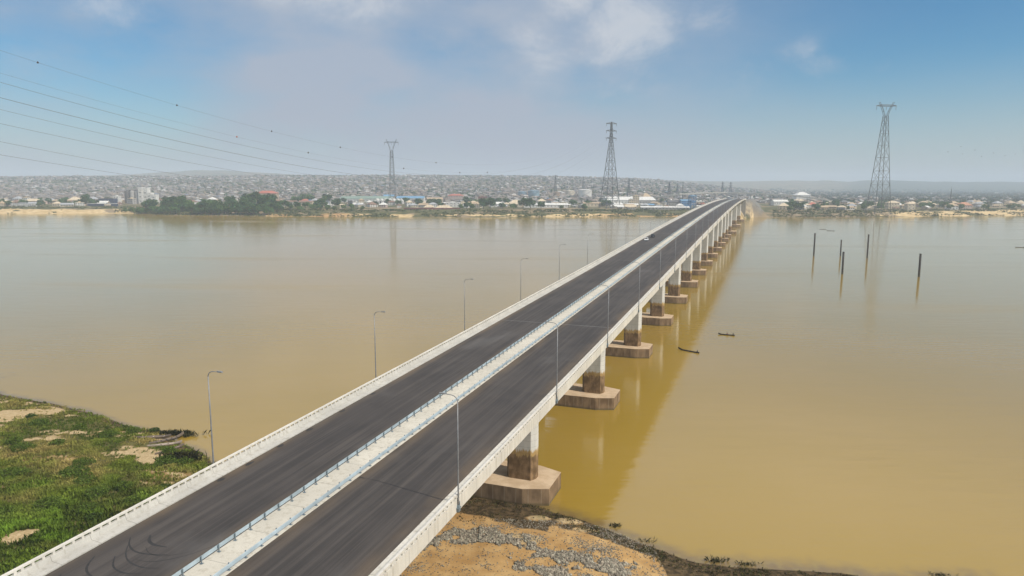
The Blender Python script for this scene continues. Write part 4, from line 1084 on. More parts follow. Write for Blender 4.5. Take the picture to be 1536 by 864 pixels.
def walls_mesh(w, d, h, wall, rows, cols, form='hip', rh=3.0):
    m = MB(); m.box((-w/2, -d/2, -2.0), (w/2, d/2, h), 0)
    if form == 'gable':
        for s in (-1, 1): m.add([(s*w/2, -d/2, h), (s*w/2, d/2, h), (s*w/2, 0, h+rh)], [(0, 1, 2)], 0)
    for r in range(rows):
        zc = h*(r+.55)/rows
        for c in range(cols):
            xc = w*((c+.5)/cols-.5); hw_, hh_ = min(1.0, w/cols*.28), min(.8, h/rows*.27)
            for s in (-1, 1):
                y = s*(d/2+.03); m.add([(xc-hw_, y, zc-hh_), (xc+hw_, y, zc-hh_), (xc+hw_, y, zc+hh_), (xc-hw_, y, zc+hh_)], [(0, 1, 2, 3) if s < 0 else (3, 2, 1, 0)], 1)
        for c in range(max(1, cols//2)):
            yc = d*((c+.5)/max(1, cols//2)-.5)
            for s in (-1, 1):
                x = s*(w/2+.03); m.add([(x, yc-.8, zc-.7), (x, yc+.8, zc-.7), (x, yc+.8, zc+.7), (x, yc-.8, zc+.7)], [(0, 1, 2, 3)], 1)
    return m.mesh('walls', [M['wall_'+wall], M['opening']])
def roof_mesh(w, d, h, rh, form, roof):
    m = MB(); o = .7; W2, D2 = w/2+o, d/2+o
    if form == 'hip':
        rx = max(0, W2-D2*.95); rx = max(rx, W2*.08)
        vs = [(-W2, -D2, h+.03), (W2, -D2, h+.03), (W2, D2, h+.03), (-W2, D2, h+.03), (-rx, 0, h+rh), (rx, 0, h+rh), (-W2, -D2, h-.18), (W2, -D2, h-.18), (W2, D2, h-.18), (-W2, D2, h-.18)]
        m.add(vs, [(0, 1, 5, 4), (1, 2, 5), (2, 3, 4, 5), (3, 0, 4), (6, 7, 1, 0), (7, 8, 2, 1), (8, 9, 3, 2), (9, 6, 0, 3), (9, 8, 7, 6)])
    elif form == 'gable':
        e = .2
        vs = [(-W2, -D2, h), (W2, -D2, h), (W2, 0, h+rh+.25), (-W2, 0, h+rh+.25), (-W2, D2, h), (W2, D2, h), (-W2, -D2, h-e), (W2, -D2, h-e), (W2, 0, h+rh+.05), (-W2, 0, h+rh+.05), (-W2, D2, h-e), (W2, D2, h-e)]
        m.add(vs, [(0, 1, 2, 3), (3, 2, 5, 4), (7, 6, 9, 8), (8, 9, 10, 11), (0, 6, 7, 1), (5, 11, 10, 4), (1, 7, 8, 2), (2, 8, 11, 5), (3, 9, 6, 0), (4, 10, 9, 3)])
    elif form == 'mono':
        vs = [(-W2, -D2, h+.02), (W2, -D2, h+.02), (W2, D2, h+rh), (-W2, D2, h+rh), (-W2, -D2, h-.15), (W2, -D2, h-.15), (W2, D2, h-.15), (-W2, D2, h-.15)]
        m.add(vs, [(0, 1, 2, 3), (4, 5, 1, 0), (5, 6, 2, 1), (6, 7, 3, 2), (7, 4, 0, 3), (7, 6, 5, 4)])
    else:
        m.box((-w/2-.2, -d/2-.2, h+.004), (w/2+.2, d/2+.2, h+.5)); m.box((-w*.2, -d*.2, h+.5), (w*.1, d*.2, h+2.2))
    return m.mesh('roof', M['roof_'+roof])
TAKEN = []
def free(x, y, r):
    u, s = deck_line(x, y)
    if 1180 < s < 1700 and abs(u+16) < 68 + r: return False
    return all((x-a)**2 + (y-b)**2 > (r+c)**2 for a, b, c in TAKEN)
def building(name, label, cat, px, d, w, dep, h, rh, form, wall, roof, rz=0.0, rows=1, cols=4, group=None, parts=()):
    x = at(px, d); TAKEN.append((x, d, max(w, dep)*.5))
    e = empty(name, (x, d, far_h(x, d)), rz); tag(e, label, cat, group)
    link('walls', walls_mesh(w, dep, h, wall, rows, cols, form, rh), e); link('roof', roof_mesh(w, dep, h, rh, form, roof), e)
    return e
NB = [('warehouse','long grey green roofed warehouse in front of the forked pale pylon','warehouse',552,1800,128,40,9,6,'gable','pale','green',0,1,16),
 ('shed','blue roofed shed right behind the foot of the forked pale pylon','shed',585,1990,30,24,9,5,'gable','white','blue',.1),
 ('shed','long light blue roofed shed behind the row of white gables','shed',617,1860,72,30,9,5,'gable','white','blue',0,1,10),
 ('shed','pale tan roofed shed between the light blue shed and the red roof','shed',653,1800,40,26,8,5,'gable','cream','tan',.1),
 ('hall','orange red roofed hall rising above the dense riverside trees','hall',404,1750,48,24,22,6,'hip','tan','red',.05,3,7),
 ('hall','long pinkish red roofed hall behind the white riverside houses','hall',684,1900,42,20,15,4,'hip','pink','red',0,2,6),
 ('building','dark maroon block behind the riverside trees before the storage tanks','building',724,1750,22,18,15,1,'flat','maroon','rust',.1,3,4),
 ('house','plain white two storey house behind the red boundary wall','house',680,1440,29,16,9,1,'flat','white','white',0,2,4),
 ('house','white house with wide tan roof beside the plain white house','house',710,1425,38,18,8,4,'hip','white','tan',.05,1,5),
 ('pavilion','small cream peaked pavilion behind the red boundary wall','pavilion',644,1330,19,12,3,4.6,'hip','tan','cream',0,1,3),
 ('pavilion','wide low cream pavilion behind the red boundary wall','pavilion',666,1328,30,14,2.6,4.4,'hip','tan','cream',.05,1,4),
 ('shed','cream pyramid roofed shed in front of the blue grey tanks','shed',775,1480,42,30,6,9,'hip','cream','cream',0,1,5),
 ('shed','white roofed house beside the cream pyramid roofed shed','shed',746,1430,28,18,6,4,'hip','white','white',.1,1,4),
 ('shed','long low white shed below the rusty and white tanks','shed',818,1420,88,16,6,3,'gable','white','white',0,1,12),
 ('shed','long cream roofed store between the tanks and the middle pylon','shed',888,1500,44,18,7,2.5,'gable','cream','tan',.1,1,6),
 ('shed','big pale grey industrial shed beside the middle pylon','shed',925,1650,62,60,11,7,'gable','white','white',.1,1,8),
 ('shed','big pale grey industrial shed with the tall peaked hall behind it','shed',960,1660,52,60,11,7,'gable','grey','white',.1,1,8),
 ('hall','tall tan peaked hall rising behind the pale industrial sheds','hall',966,1780,26,22,15,11,'hip','tan','tan',.3,1,3),
 ('tower_block','cream tower block in front of the pale industrial sheds','tower block',952,1520,12,12,23,1,'flat','cream','cream',0,5,3),
 ('building','low cream block joined beside the cream tower block','building',944.6,1520,9,12,15,1,'flat','cream','white',0,3,2),
 ('shed','long low white roofed shed on the orange bank before the bridge','shed',995,1345,92,12,4,1.8,'gable','grey','white',-.02,1,14),
 ('shed','dark blue roofed shed left of the blue steel tower','shed',1008,1500,26,16,10,4,'gable','grey','dark',0,1,4),
 ('shed','bright blue roofed shed beside the blue steel tower','shed',1026,1490,22,14,13,3,'gable','blue','blue',0,1,4),
 ('shed','dark navy riverside shed beside the grain silos','shed',166,1500,32,16,13,2,'flat','navy','dark',0,1,5),
 ('shed','long white edged navy jetty shed above the sandy beach','shed',158,1415,56,10,5,1,'flat','navy','white',0,1,9),
 ('building','narrow white block between the navy shed and the silos','building',180,1560,12,12,17,1,'flat','white','white',0,3,2),
 ('shed','white walled shed with rust roof beyond the dense trees, first of three','shed',414,1500,26,14,8,3,'gable','white','rust',0,1,4),
 ('shed','white walled shed with rust roof beyond the dense trees, middle of three','shed',437,1500,30,14,8,3,'gable','white','rust',0,1,4),
 ('shed','cream walled shed with rust roof beyond the dense trees, last of three','shed',461,1495,28,14,8,3,'gable','cream','rust',0,1,3),
 ('house','low yellowish riverside house below the three rust roofed sheds','house',394,1330,26,10,4,3,'hip','cream','cream',0,1,4),
 ('hut','small cream hut on the bank below the green roofed warehouse','hut',514,1330,7,6,7,1.5,'mono','cream','cream',0,1,1),
 ('house','house with bright orange tiled roof on the open sandy bank','house',1440,1450,26,18,7,6,'hip','pink','orange',.1,1,5),
 ('shed','long cream roofed shed among trees before the tallest pylon','shed',1256,1600,44,18,7,2.5,'gable','cream','cream',0,1,8),
 ('house','tall cream house with square windows just beyond the tallest pylon','house',1360,1400,15,14,12,4,'hip','cream','cream',0,2,2),
 ('house','broad yellowish house at the foot of the tallest pylon','house',1334,1420,22,14,12,4,'hip','cream','cream',0,2,4),
 ('shed','pale blue and white roofed shed behind the bridge embankment','shed',1166,1620,34,18,9,4,'gable','white','white',.05,1,6),
 ('church','wide white hall with domed roof on the town edge past the bridge','hall',1198,2050,40,30,18,9,'hip','white','white',0,2,6),
 ('house','rust roofed house at the beach edge, farthest from the bridge','house',12,1420,26,18,8,4,'hip','tan','cream',.1,2,4),
 ('house','broad cream roofed house behind the sandy beach','house',55,1480,30,18,8,5,'hip','pink','cream',.05,2,5),
 ('house','bright cream domed looking roof house above the sandy beach','house',117,1600,24,20,8,8,'hip','cream','cream',.1,2,4),
 ('house','long white colonnaded house just behind the sandy beach','house',40,1370,44,10,6,1,'flat','white','grey',0,1,12)]
for b in NB: building(*b)
# warehouse with a row of pointed white gables facing the river
xg, dg = at(584, 1620), 1620
e = empty('gabled_warehouse', (xg, dg, far_h(xg, dg)), 0); tag(e, 'white warehouse with a row of pointed gables over dark arches, facing the river', 'warehouse'); TAKEN.append((xg, dg, 36))
b = MB(); b.box((-33, 0, -2), (33, 26, 8.5)); b.build('walls', M['wall_white'], e)
for k in range(7):
    x = -28.3 + 9.43*k
    g = MB(); g.add([(x-4.5, -.6, -2), (x+4.5, -.6, -2), (x+4.5, -.6, 8), (x, -.6, 13.5), (x-4.5, -.6, 8), (x-4.5, 26.5, -2), (x+4.5, 26.5, -2), (x+4.5, 26.5, 8), (x, 26.5, 13.5), (x-4.5, 26.5, 8)], [(0, 1, 2, 3, 4), (9, 8, 7, 6, 5), (2, 7, 8, 3), (4, 3, 8, 9)])
    gf = g.build('gable', M['wall_pale' if k % 2 else 'wall_white'], e)
    a_ = MB(); a_.add([(x-1.7, -.66, 0), (x+1.7, -.66, 0), (x+1.7, -.66, 6), (x+1.1, -.66, 7.6), (x, -.66, 8.3), (x-1.1, -.66, 7.6), (x-1.7, -.66, 6)], [(0, 1, 2, 3, 4, 5, 6)]); a_.build('arched_opening', M['opening'], gf)
# grain silos and the white mill beside them
xs, ds = at(203, 1600), 1600
e = empty('grain_silos', (xs, ds, far_h(xs, ds))); tag(e, 'cluster of dark grey grain silos beside the white mill', 'silos'); TAKEN.append((xs, ds, 24))
for k in range(5):
    s_ = MB(); s_.lathe([(5.4, -2), (5.4, 27), (5.0, 28), (1, 31), (0, 31)], 16, 0, (-12+6*k, (k % 2)*4, 0)); s_.build('silo', M['wall_grey' if k > 1 else 'roof_dark'], e)
h_ = MB(); h_.box((-16, -2, 30.5), (17, 3, 34.5)); h_.build('top_gallery', M['wall_grey'], e)
xm, dm = at(224, 1600), 1600
e = empty('white_mill', (xm, dm, far_h(xm, dm))); tag(e, 'stepped tall white mill building beside the dark grain silos', 'mill'); TAKEN.append((xm, dm, 26))
for a, b_, c, nm in [((-15, -8, -2), (-6, 8, 37), 0, 'mill_block'), ((-6.05, -6, -2), (5, 8, 36), 0, 'mill_block'), ((5.05, -7, -2), (13, 8, 25), 0, 'mill_block'), ((13.05, -7, -2), (24, 7, 21), 0, 'mill_block')]:
    k = MB(); k.box(a, b_); blk = k.build(nm, M['wall_white'], e)
    for q in range(3):
        wv = MB(); zq = 5 + q*(b_[2]-8)/3; xc = (a[0]+b_[0])/2; wv.box((xc-2.2, a[1]-.06, zq), (xc+2.2, a[1]-.02, zq+1.6)); wv.build('window', M['opening'], blk)
# storage tanks
M['tank_blue'] = plain('tank_blue_grey', (.16, .25, .31), .5, .1, scale=.1, var=.3); M['tank_white'] = plain('tank_white', (.60, .58, .54), .5, .1, scale=.1, var=.15); M['tank_rust'] = plain('tank_rusty', (.28, .19, .12), .7, scale=.1, var=.3); M['tank_cream'] = plain('tank_cream', (.50, .44, .34), .6, scale=.1, var=.2)
for px, d, r, h, mt, lab in [(783, 2180, 14, 17, 'tank_blue', 'blue grey round storage tank, smaller of the two blue grey ones'), (800, 2170, 17.5, 20, 'tank_blue', 'blue grey round storage tank, bigger of the two blue grey ones'), (834, 2190, 10, 16, 'tank_rust', 'small rusty brown storage tank between the blue grey and cream tanks'),
                             (854, 2190, 15, 21, 'tank_cream', 'cream and brown storage tank beside the biggest white tank'), (876, 2170, 20.5, 25, 'tank_white', 'biggest white storage tank, nearest the middle pylon')]:
    x = at(px, d); TAKEN.append((x, d, r+2)); e = empty('storage_tank', (x, d, far_h(x, d))); tag(e, lab, 'tank', 'round storage tanks')
    s_ = MB(); s_.lathe([(r, -3), (r, h)], 32); s_.build('shell', M[mt], e)
    s_ = MB(); s_.lathe([(r+.1, h+.02), (r*.5, h+r*.09), (0, h+r*.13)], 32); s_.build('roof', M[mt], e)
    s_ = MB()
    s_.tube([(math.cos(t)*(r+.5), math.sin(t)*(r+.5), h*(t+2.6)/2.2) for t in np.linspace(-2.6, -.4, 14)], .35, 5); s_.build('stair', M['lattice'], e)
# red boundary wall, blue steel tower, flyover
e = empty('boundary_wall', (at(648, 1306), 1306, far_h(at(648, 1306), 1306))); tag(e, 'long low dark red boundary wall along the far bank', 'wall')
b = MB(); b.box((-52, -.2, -1.5), (52, .2, 2.3)); b.build('wall_run', M['wall_maroon'], e)
for k in range(14):
    b = MB(); b.box((-52.3+8*k, -.45, -1.5), (-51.7+8*k, .45, 2.7)); b.build('wall_post', M['wall_maroon'], e)
xb, db = at(1036, 1400), 1400
e = empty('blue_steel_tower', (xb, db, far_h(xb, db)), .2); tag(e, 'blue steel loading tower beside the bridge on the far bank', 'tower'); TAKEN.append((xb, db, 10))
m = MB(); lattice(m, [(0, 5.5), (8, 5.5), (16, 5.5), (24, 5.5)], .5, .3, False); m.build('frame', M['wall_blue'], e)
b = MB(); b.box((-5.2, -5.2, 12), (5.2, 5.2, 15.7)); b.build('hopper', M['wall_blue'], e)
b = MB(); b.box((-6.2, -6.2, 24.2), (6.2, 6.2, 26.5)); b.build('top_cabin', M['roof_blue'], e)
FP = [(330, 1760, 20), (404, 1700, 33.5), (460, 1700, 36.5), (516, 1695, 37.5), (565, 1670, 36.5), (640, 1625, 33), (705, 1590, 24), (760, 1570, 12)]
e = empty('flyover', (0, 0, 0)); tag(e, 'pale flyover road crossing behind the far end of the bridge', 'flyover')
dk = MB(); pp = MB()
def ribbon(m, pts_, prof):
    n = len(prof); vs = []
    for i, p in enumerate(pts_):
        a_, b_ = Vector(pts_[max(i-1, 0)]), Vector(pts_[min(i+1, len(pts_)-1)]); d_ = (b_-a_).normalized(); nn = Vector((-d_.y, d_.x, 0)).normalized()
        for u_, z_ in prof: vs.append(Vector(p) + nn*u_ + Vector((0, 0, z_)))
    m.add(vs, [(i*n+k, i*n+(k+1) % n, (i+1)*n+(k+1) % n, (i+1)*n+k) for i in range(len(pts_)-1) for k in range(n)])
ribbon(dk, FP, [(-7, 0), (-7, -1.7), (-3, -2), (3, -2), (7, -1.7), (7, 0)]); dk.build('flyover_deck', M['concrete'], e)
for s in (-1, 1):
    pw = MB(); ribbon(pw, FP, [(s*7.2, -1.2), (s*7.2, 1.2), (s*6.7, 1.2), (s*6.7, .004)]); pw.build('parapet', M['concrete'], e)
for i in range(1, 7):
    for t in (.0, .5):
        p = Vector(FP[i]).lerp(Vector(FP[i+1]), t) if i < 7 else Vector(FP[i])
        c = MB(); c.tube([(p.x, p.y, far_h(p.x, p.y)-2), (p.x, p.y, p.z-1.98)], 1.1, 8); c.build('column', M['girder'], e)

def zone(px):
    for lim, ph in ((188, 'above the long sandy beach'), (250, 'by the grain silos'), (412, 'behind the riverside grove'), (505, 'by the rust roofed sheds'), (612, 'by the green roofed warehouse'), (735, 'behind the red boundary wall'),
                    (835, 'by the blue grey tanks'), (900, 'by the white tank'), (985, 'by the industrial sheds'), (1105, 'by the blue steel tower'), (1250, 'past the bridge embankment'), (1400, 'around the tallest pylon')):
        if px < lim: return ph
    return 'on the open bank'
# ordinary houses, one object each; meshes of a few kinds are shared
KINDS_ = []
for w, d, h, rh, form, rows, cols, nm in [(13, 10, 3.6, 3.4, 'hip', 1, 3, 'low'), (16, 11, 6.6, 3.6, 'hip', 2, 4, 'two storey'), (20, 12, 4.2, 2.6, 'gable', 1, 5, 'long low'), (11, 10, 9.5, .6, 'flat', 3, 3, 'tall flat'), (14, 11, 6.2, .6, 'flat', 2, 4, 'flat roofed'), (15, 13, 5.5, 4.6, 'hip', 2, 3, 'steep roofed'), (12, 8, 3.2, 1.4, 'mono', 1, 3, 'small lean')]:
    wl_ = {}; rf_ = {}
    for c in ('white', 'cream', 'pink', 'grey', 'tan'): wl_[c] = walls_mesh(w, d, h, c, rows, cols, form, rh)
    for c in ('cream', 'rust', 'grey', 'white', 'dark', 'tan', 'blue', 'red'): rf_[c] = roof_mesh(w, d, h, rh, form, c)
    KINDS_.append((w, nm, wl_, rf_, form))
def town_house(x, y, k, wc_, rc, rz, sc):
    w, nm, wl_, rf_, form = KINDS_[k]
    e = empty('house', (x, y, far_h(x, y)), rz); e.scale = (sc,)*3
    link('walls', wl_[wc_], e); link('roof', rf_[rc], e); TAKEN.append((x, y, w*.5*sc))
    tag(e, None, 'house', 'houses of the far bank town')
    nm2 = nm if nm in ('tall flat', 'flat roofed') else nm
    base = f'{nm2} {wc_} house' + (f' with {rc} roof' if form != 'flat' else '') + f' {zone(column_of(x, y))}'
    LABELS.append((e, base, 'from the bridge', abs(column_of(x, y)-1115)))
ZN = [(-30, 190, 1350, 1760, 44, 'A'), (188, 300, 1520, 1800, 14, 'A'), (300, 412, 1480, 1850, 14, 'B'), (412, 505, 1400, 1800, 18, 'B'), (505, 735, 1380, 1800, 34, 'B'), (735, 905, 1370, 1900, 34, 'C'), (905, 1090, 1330, 1700, 34, 'C'), (1150, 1250, 1345, 1800, 22, 'D'), (1250, 1400, 1340, 1750, 30, 'D'), (1400, 1575, 1400, 1800, 40, 'D')]
for p0, p1, d0, d1, n, ty in ZN:
    got = tries = 0
    while got < n and tries < 3000:
        tries += 1
        d = d0 + (d1-d0)*random.random()**1.3; px = random.uniform(p0, p1); x = at(px, d)
        k = random.choices(range(7), {'A': [2,4,2,2,3,2,1], 'B': [2,3,2,1,2,2,2], 'C': [2,1,4,1,3,1,3], 'D': [4,4,2,.3,.5,4,1]}[ty])[0]
        sc = random.uniform(.85, 1.25)
        if d - far_shore(x) < 95 or not free(x, d, KINDS_[k][0]*.55*sc): continue
        rc = random.choices(['cream', 'rust', 'grey', 'white', 'dark', 'tan', 'blue', 'red'], {'A': [4,4,3,2,1,3,.5,.3], 'B': [2,4,3,4,1,2,1.2,.8], 'C': [2,2,3,7,1,1,1,.5], 'D': [6,2.5,2,1.6,.8,4,.3,.5]}[ty])[0]
        wc_ = random.choices(['white', 'cream', 'pink', 'grey', 'tan'], {'A': [2,3,3,2,2], 'B': [4,3,2,2,1], 'C': [4,2,1,3,1], 'D': [2,3,2,2,2]}[ty])[0]
        town_house(x, d, k, wc_, rc, random.gauss(0, .35) + (0 if random.random() < .75 else 1.57), sc); got += 1

# the rest of the town climbing the hills: thousands of houses that nobody could count
def mass_houses(n):
    V, F, T = [], [], []; k = 0; tries = 0
    tris = np.array([(0,1,5,4),(1,2,6,5),(2,3,7,6),(3,0,4,7),(8,9,13,12),(9,10,13,13),(10,11,12,13),(11,8,12,12)])
    while k < n and tries < n*12:
        tries += 1
        y = 1780*math.exp(random.random()**.85*1.0); px = random.uniform(-130, 1680); x = at(px, y)
        dens = float(np.interp(px, [-130, 900, 1050, 1180, 1300, 1680], [1, 1, .85, .5, .16, .10]))
        if y > 2600: dens *= float(np.interp(px, [900, 1150, 1300], [1, .6, .12]))
        if noise.fractal(Vector((x*.004, y*.004, 9)), 1, 2, 3) < -.30: dens *= .25
        if random.random() > dens or (y < 1900 and not free(x, y, 10)) or y > 4500: continue
        if 1700 > deck_line(x, y)[1] and abs(deck_line(x, y)[0]+16) < 70: continue
        w, d, h = random.uniform(8, 17), random.uniform(7, 12), random.choice([3.2, 3.5, 4, 4, 6.2, 6.5, 8.5]); rh = random.choice([.3, .4, 2.4, 3.2]); a = random.gauss(0, .5); z = far_h(x, y)
        w2, d2, o = w/2, d/2, .6; rx = max(w2-d2, w2*.1)
        q = np.array([(-w2,-d2,-3),(w2,-d2,-3),(w2,d2,-3),(-w2,d2,-3),(-w2,-d2,h),(w2,-d2,h),(w2,d2,h),(-w2,d2,h),(-w2-o,-d2-o,h+.05),(w2+o,-d2-o,h+.05),(w2+o,d2+o,h+.05),(-w2-o,d2+o,h+.05),(-rx,0,h+rh),(rx,0,h+rh)])
        c, s = math.cos(a), math.sin(a)
        q = q @ np.array([[c, s, 0], [-s, c, 0], [0, 0, 1]]) + (x, y, z)
        haze_mean = np.array((.26, .222, .205))  # house colours pulled toward one tone: distance haze put into the paint
        wc_ = (np.array(random.choice(list(WALLS.values())[:5] + [(.58, .56, .52)]*3))*.55 + haze_mean)*.52*random.uniform(.85, 1.1)
        rc = (np.array(random.choice([ROOFS['cream'], ROOFS['rust'], ROOFS['rust'], ROOFS['grey'], ROOFS['grey'], ROOFS['white'], ROOFS['tan'], ROOFS['tan']] + ([ROOFS['blue']] if random.random() < .2 else [])))*.6 + haze_mean)*.52*random.uniform(.8, 1.1)
        if random.random() < .12: rc = np.array((.52, .51, .48))*random.uniform(.8, 1.1)
        V.append(q); F.append(tris + 14*k); T.append(np.concatenate([np.tile(wc_, (8, 1)), np.tile(rc, (6, 1))])); k += 1
    F = np.concatenate(F); me = bpy.data.meshes.new('hillside_town')
    V = np.concatenate(V); T = np.concatenate(T)
    faces = [tuple(dict.fromkeys(f)) for f in F.tolist()]
    me.from_pydata(V.tolist(), [], faces); me.materials.append(tinted('town_walls_and_roofs', .8, .2, .3))
    a = me.color_attributes.new('tint', 'FLOAT_COLOR', 'POINT'); a.data.foreach_set('color', np.concatenate([T, np.ones((len(T), 1))], 1).astype(np.float32).ravel()); me.update()
    return link('hillside_town', me)
tag(mass_houses(11000), 'dense mass of small pale houses covering the far hills', 'town', kind='stuff')

# ---- trees of the far bank
def crown_mesh(seed, r, h, n, tint, blobs_n=9, size=.75):
    g = np.random.default_rng(seed); C = []
    for k in range(blobs_n):
        a = g.uniform(0, 6.28); q = r*.62*math.sqrt(g.uniform(0, 1)); C.append((q*math.cos(a), q*math.sin(a), h*(.36 + .5*g.uniform(0, 1)*(1-.45*q/r)), r*g.uniform(.3, .52)))
    pts_, tn = [], []
    for i in range(n):
        cx, cy, cz, cr = C[i % blobs_n]; v = g.normal(size=3); v /= np.linalg.norm(v); q = cr*g.uniform(.55, 1.08)
        pts_.append((cx+v[0]*q, cy+v[1]*q, max(.8, cz+v[2]*q*.85)))
    P = np.array(pts_); sz = g.uniform(.6, 1.25, n)*size
    u = g.normal(size=(n, 3)); u /= np.linalg.norm(u, axis=1)[:, None]; w = np.cross(u, g.normal(size=(n, 3))); w /= np.linalg.norm(w, axis=1)[:, None]
    V = np.stack([P-u*sz[:, None], P+w*sz[:, None]*.7, P+u*sz[:, None], P-w*sz[:, None]*.7], 1).reshape(-1, 3)
    per = (np.asarray(tint)[None, :]*np.repeat(g.uniform(.7, 1.35, blobs_n)[np.arange(n) % blobs_n][:, None], 1, 1))*g.uniform(.7, 1.35, (n, 1))
    return np_mesh('crown', V, np.arange(4*n).reshape(n, 4), M['leaf'], tint=np.repeat(per, 4, 0))
def trunk_mesh(r, h):
    m = MB(); m.tube([(0, 0, -1), (.1, 0, h*.2), (0, .1, h*.45), (.2, 0, h*.7)], [h*.035, h*.028, h*.02, h*.01], 7)
    for k in range(4):
        a = 1.6*k+.4; m.tube([(0, 0, h*.3+.3*k), (math.cos(a)*r*.35, math.sin(a)*r*.35, h*.5), (math.cos(a)*r*.6, math.sin(a)*r*.6, h*.62)], [h*.015, h*.01, h*.005], 5)
    return m.mesh('trunk', M['bark'])
TREES = []
for k, (r, h, n, tint, nm) in enumerate([(7, 12, 900, (0.061, 0.123, 0.039), 'broad dark green tree'), (8.5, 14, 1200, (0.054, 0.111, 0.039), 'large spreading dark tree'), (4.5, 10, 500, (0.068, 0.132, 0.039), 'slender green tree'), (5.5, 8, 600, (0.081, 0.138, 0.041), 'round mid green tree'), (6, 11, 700, (0.045, 0.096, 0.034), 'very dark bushy tree'), (3.5, 5.5, 320, (0.095, 0.143, 0.046), 'small olive green tree')]):
    TREES.append((crown_mesh(70+k, r, h, n, tint, 8 + k), trunk_mesh(r, h), nm, r))
def tree(x, y, k, s, phrase):
    e = empty('tree', (x, y, far_h(x, y)), random.uniform(0, 6)); e.scale = (s, s, s*random.uniform(.85, 1.15))
    link('trunk', TREES[k][1], e); link('crown', TREES[k][0], e)
    tag(e, None, 'tree', 'trees on the far bank')
    LABELS.append((e, f'{TREES[k][2]} {phrase}', 'from the bridge', abs(column_of(x, y)-1115)))
for i in range(64):       # the dense grove at the water's edge
    px = 220 + (i % 32)*6.3 + random.uniform(-3, 3); d0 = far_shore(at(px, 1240)); row = random.choice([12, 20, 45, 75, 105])
    d = d0 + row; k = random.choice([0, 1, 1, 4, 4, 0, 3])
    tree(at(px, d), d, k, random.uniform(1.35, 1.75)*(1.0 if row < 60 else 1.2), 'in the dense riverside grove')
for px, d, k, s in [(372, 1330, 1, 1.75), (350, 1340, 1, 1.4), (388, 1330, 1, 1.6), (272, 1330, 1, 1.35), (320, 1335, 0, 1.35), (200, 1290, 3, 1), (210, 1275, 3, 1.1), (190, 1300, 3, .9), (218, 1270, 0, 1.0)]:
    tree(at(px, d), d, k, s*1.3, 'in the dense riverside grove')
for px, d, k, s, ph in [(134, 1430, 1, 1.1, 'above the long sandy beach'), (146, 1430, 0, 1.1, 'above the long sandy beach'), (5, 1370, 4, 1.1, 'above the long sandy beach'), (16, 1372, 4, .9, 'above the long sandy beach'), (63, 1360, 5, 1.2, 'above the long sandy beach'), (108, 1372, 5, 1.2, 'above the long sandy beach'), (118, 1430, 5, 1.3, 'above the long sandy beach'),
                        (445, 1640, 0, 1.5, 'behind the three rust roofed sheds'), (466, 1640, 0, 1.5, 'behind the three rust roofed sheds'), (455, 1700, 4, 1.5, 'behind the three rust roofed sheds'), (484, 1380, 1, 1.1, 'before the green roofed warehouse'), (490, 1500, 1, 1.3, 'before the green roofed warehouse'), (505, 1420, 4, 1.5, 'before the green roofed warehouse'), (478, 1330, 4, 1.2, 'before the green roofed warehouse'), (430, 1330, 0, 1.1, 'below the three rust roofed sheds'), (415, 1310, 3, 1.2, 'below the three rust roofed sheds'), (448, 1300, 4, 1.0, 'below the three rust roofed sheds'), (460, 1310, 0, .9, 'below the three rust roofed sheds'), (400, 1280, 3, 1.1, 'below the three rust roofed sheds'), (424, 1265, 0, .8, 'below the three rust roofed sheds'), (437, 1275, 1, .75, 'below the three rust roofed sheds'), (452, 1262, 3, .8, 'below the three rust roofed sheds'), (481, 1270, 0, .8, 'before the green roofed warehouse'), (493, 1290, 3, .8, 'before the green roofed warehouse'), (503, 1262, 5, 1.0, 'before the green roofed warehouse'), (516, 1280, 5, 1.1, 'before the green roofed warehouse'), (528, 1300, 3, .8, 'before the green roofed warehouse'), (545, 1270, 5, .9, 'before the green roofed warehouse'), (470, 1290, 3, .9, 'below the three rust roofed sheds'),
                        (630, 1480, 4, 1.2, 'behind the red boundary wall'), (645, 1480, 4, 1.1, 'behind the red boundary wall'), (656, 1470, 4, 1.1, 'behind the red boundary wall'), (624, 1400, 5, 1.2, 'behind the red boundary wall'), (702, 1560, 4, 1.4, 'behind the red boundary wall'), (700, 1345, 0, .95, 'behind the red boundary wall'), (691, 1330, 3, .8, 'behind the red boundary wall'), (708, 1330, 3, .8, 'behind the red boundary wall'),
                        (725, 1335, 1, 1.0, 'in the row below the tanks'), (735, 1338, 1, 1.05, 'in the row below the tanks'), (754, 1345, 4, .9, 'in the row below the tanks'), (770, 1345, 3, 1.05, 'in the row below the tanks'), (784, 1340, 1, .95, 'in the row below the tanks'), (795, 1340, 1, 1.0, 'in the row below the tanks'), (811, 1345, 4, .95, 'in the row below the tanks'), (745, 1600, 4, 1.3, 'in the row below the tanks'), (760, 1620, 4, 1.2, 'in the row below the tanks'),
                        (842, 1330, 5, 1.0, 'below the white tank'), (875, 1310, 3, .9, 'below the white tank'), (912, 1480, 0, 1.1, 'beside the middle pylon'), (880, 1500, 0, 1.0, 'beside the middle pylon'), (906, 1490, 3, 1.2, 'beside the middle pylon'), (1188, 1330, 4, 1.3, 'past the bridge embankment'), (1196, 1335, 4, 1.1, 'past the bridge embankment'), (1182, 1320, 3, .9, 'past the bridge embankment')]:
    tree(at(px, d), d, k, s*1.45, ph)
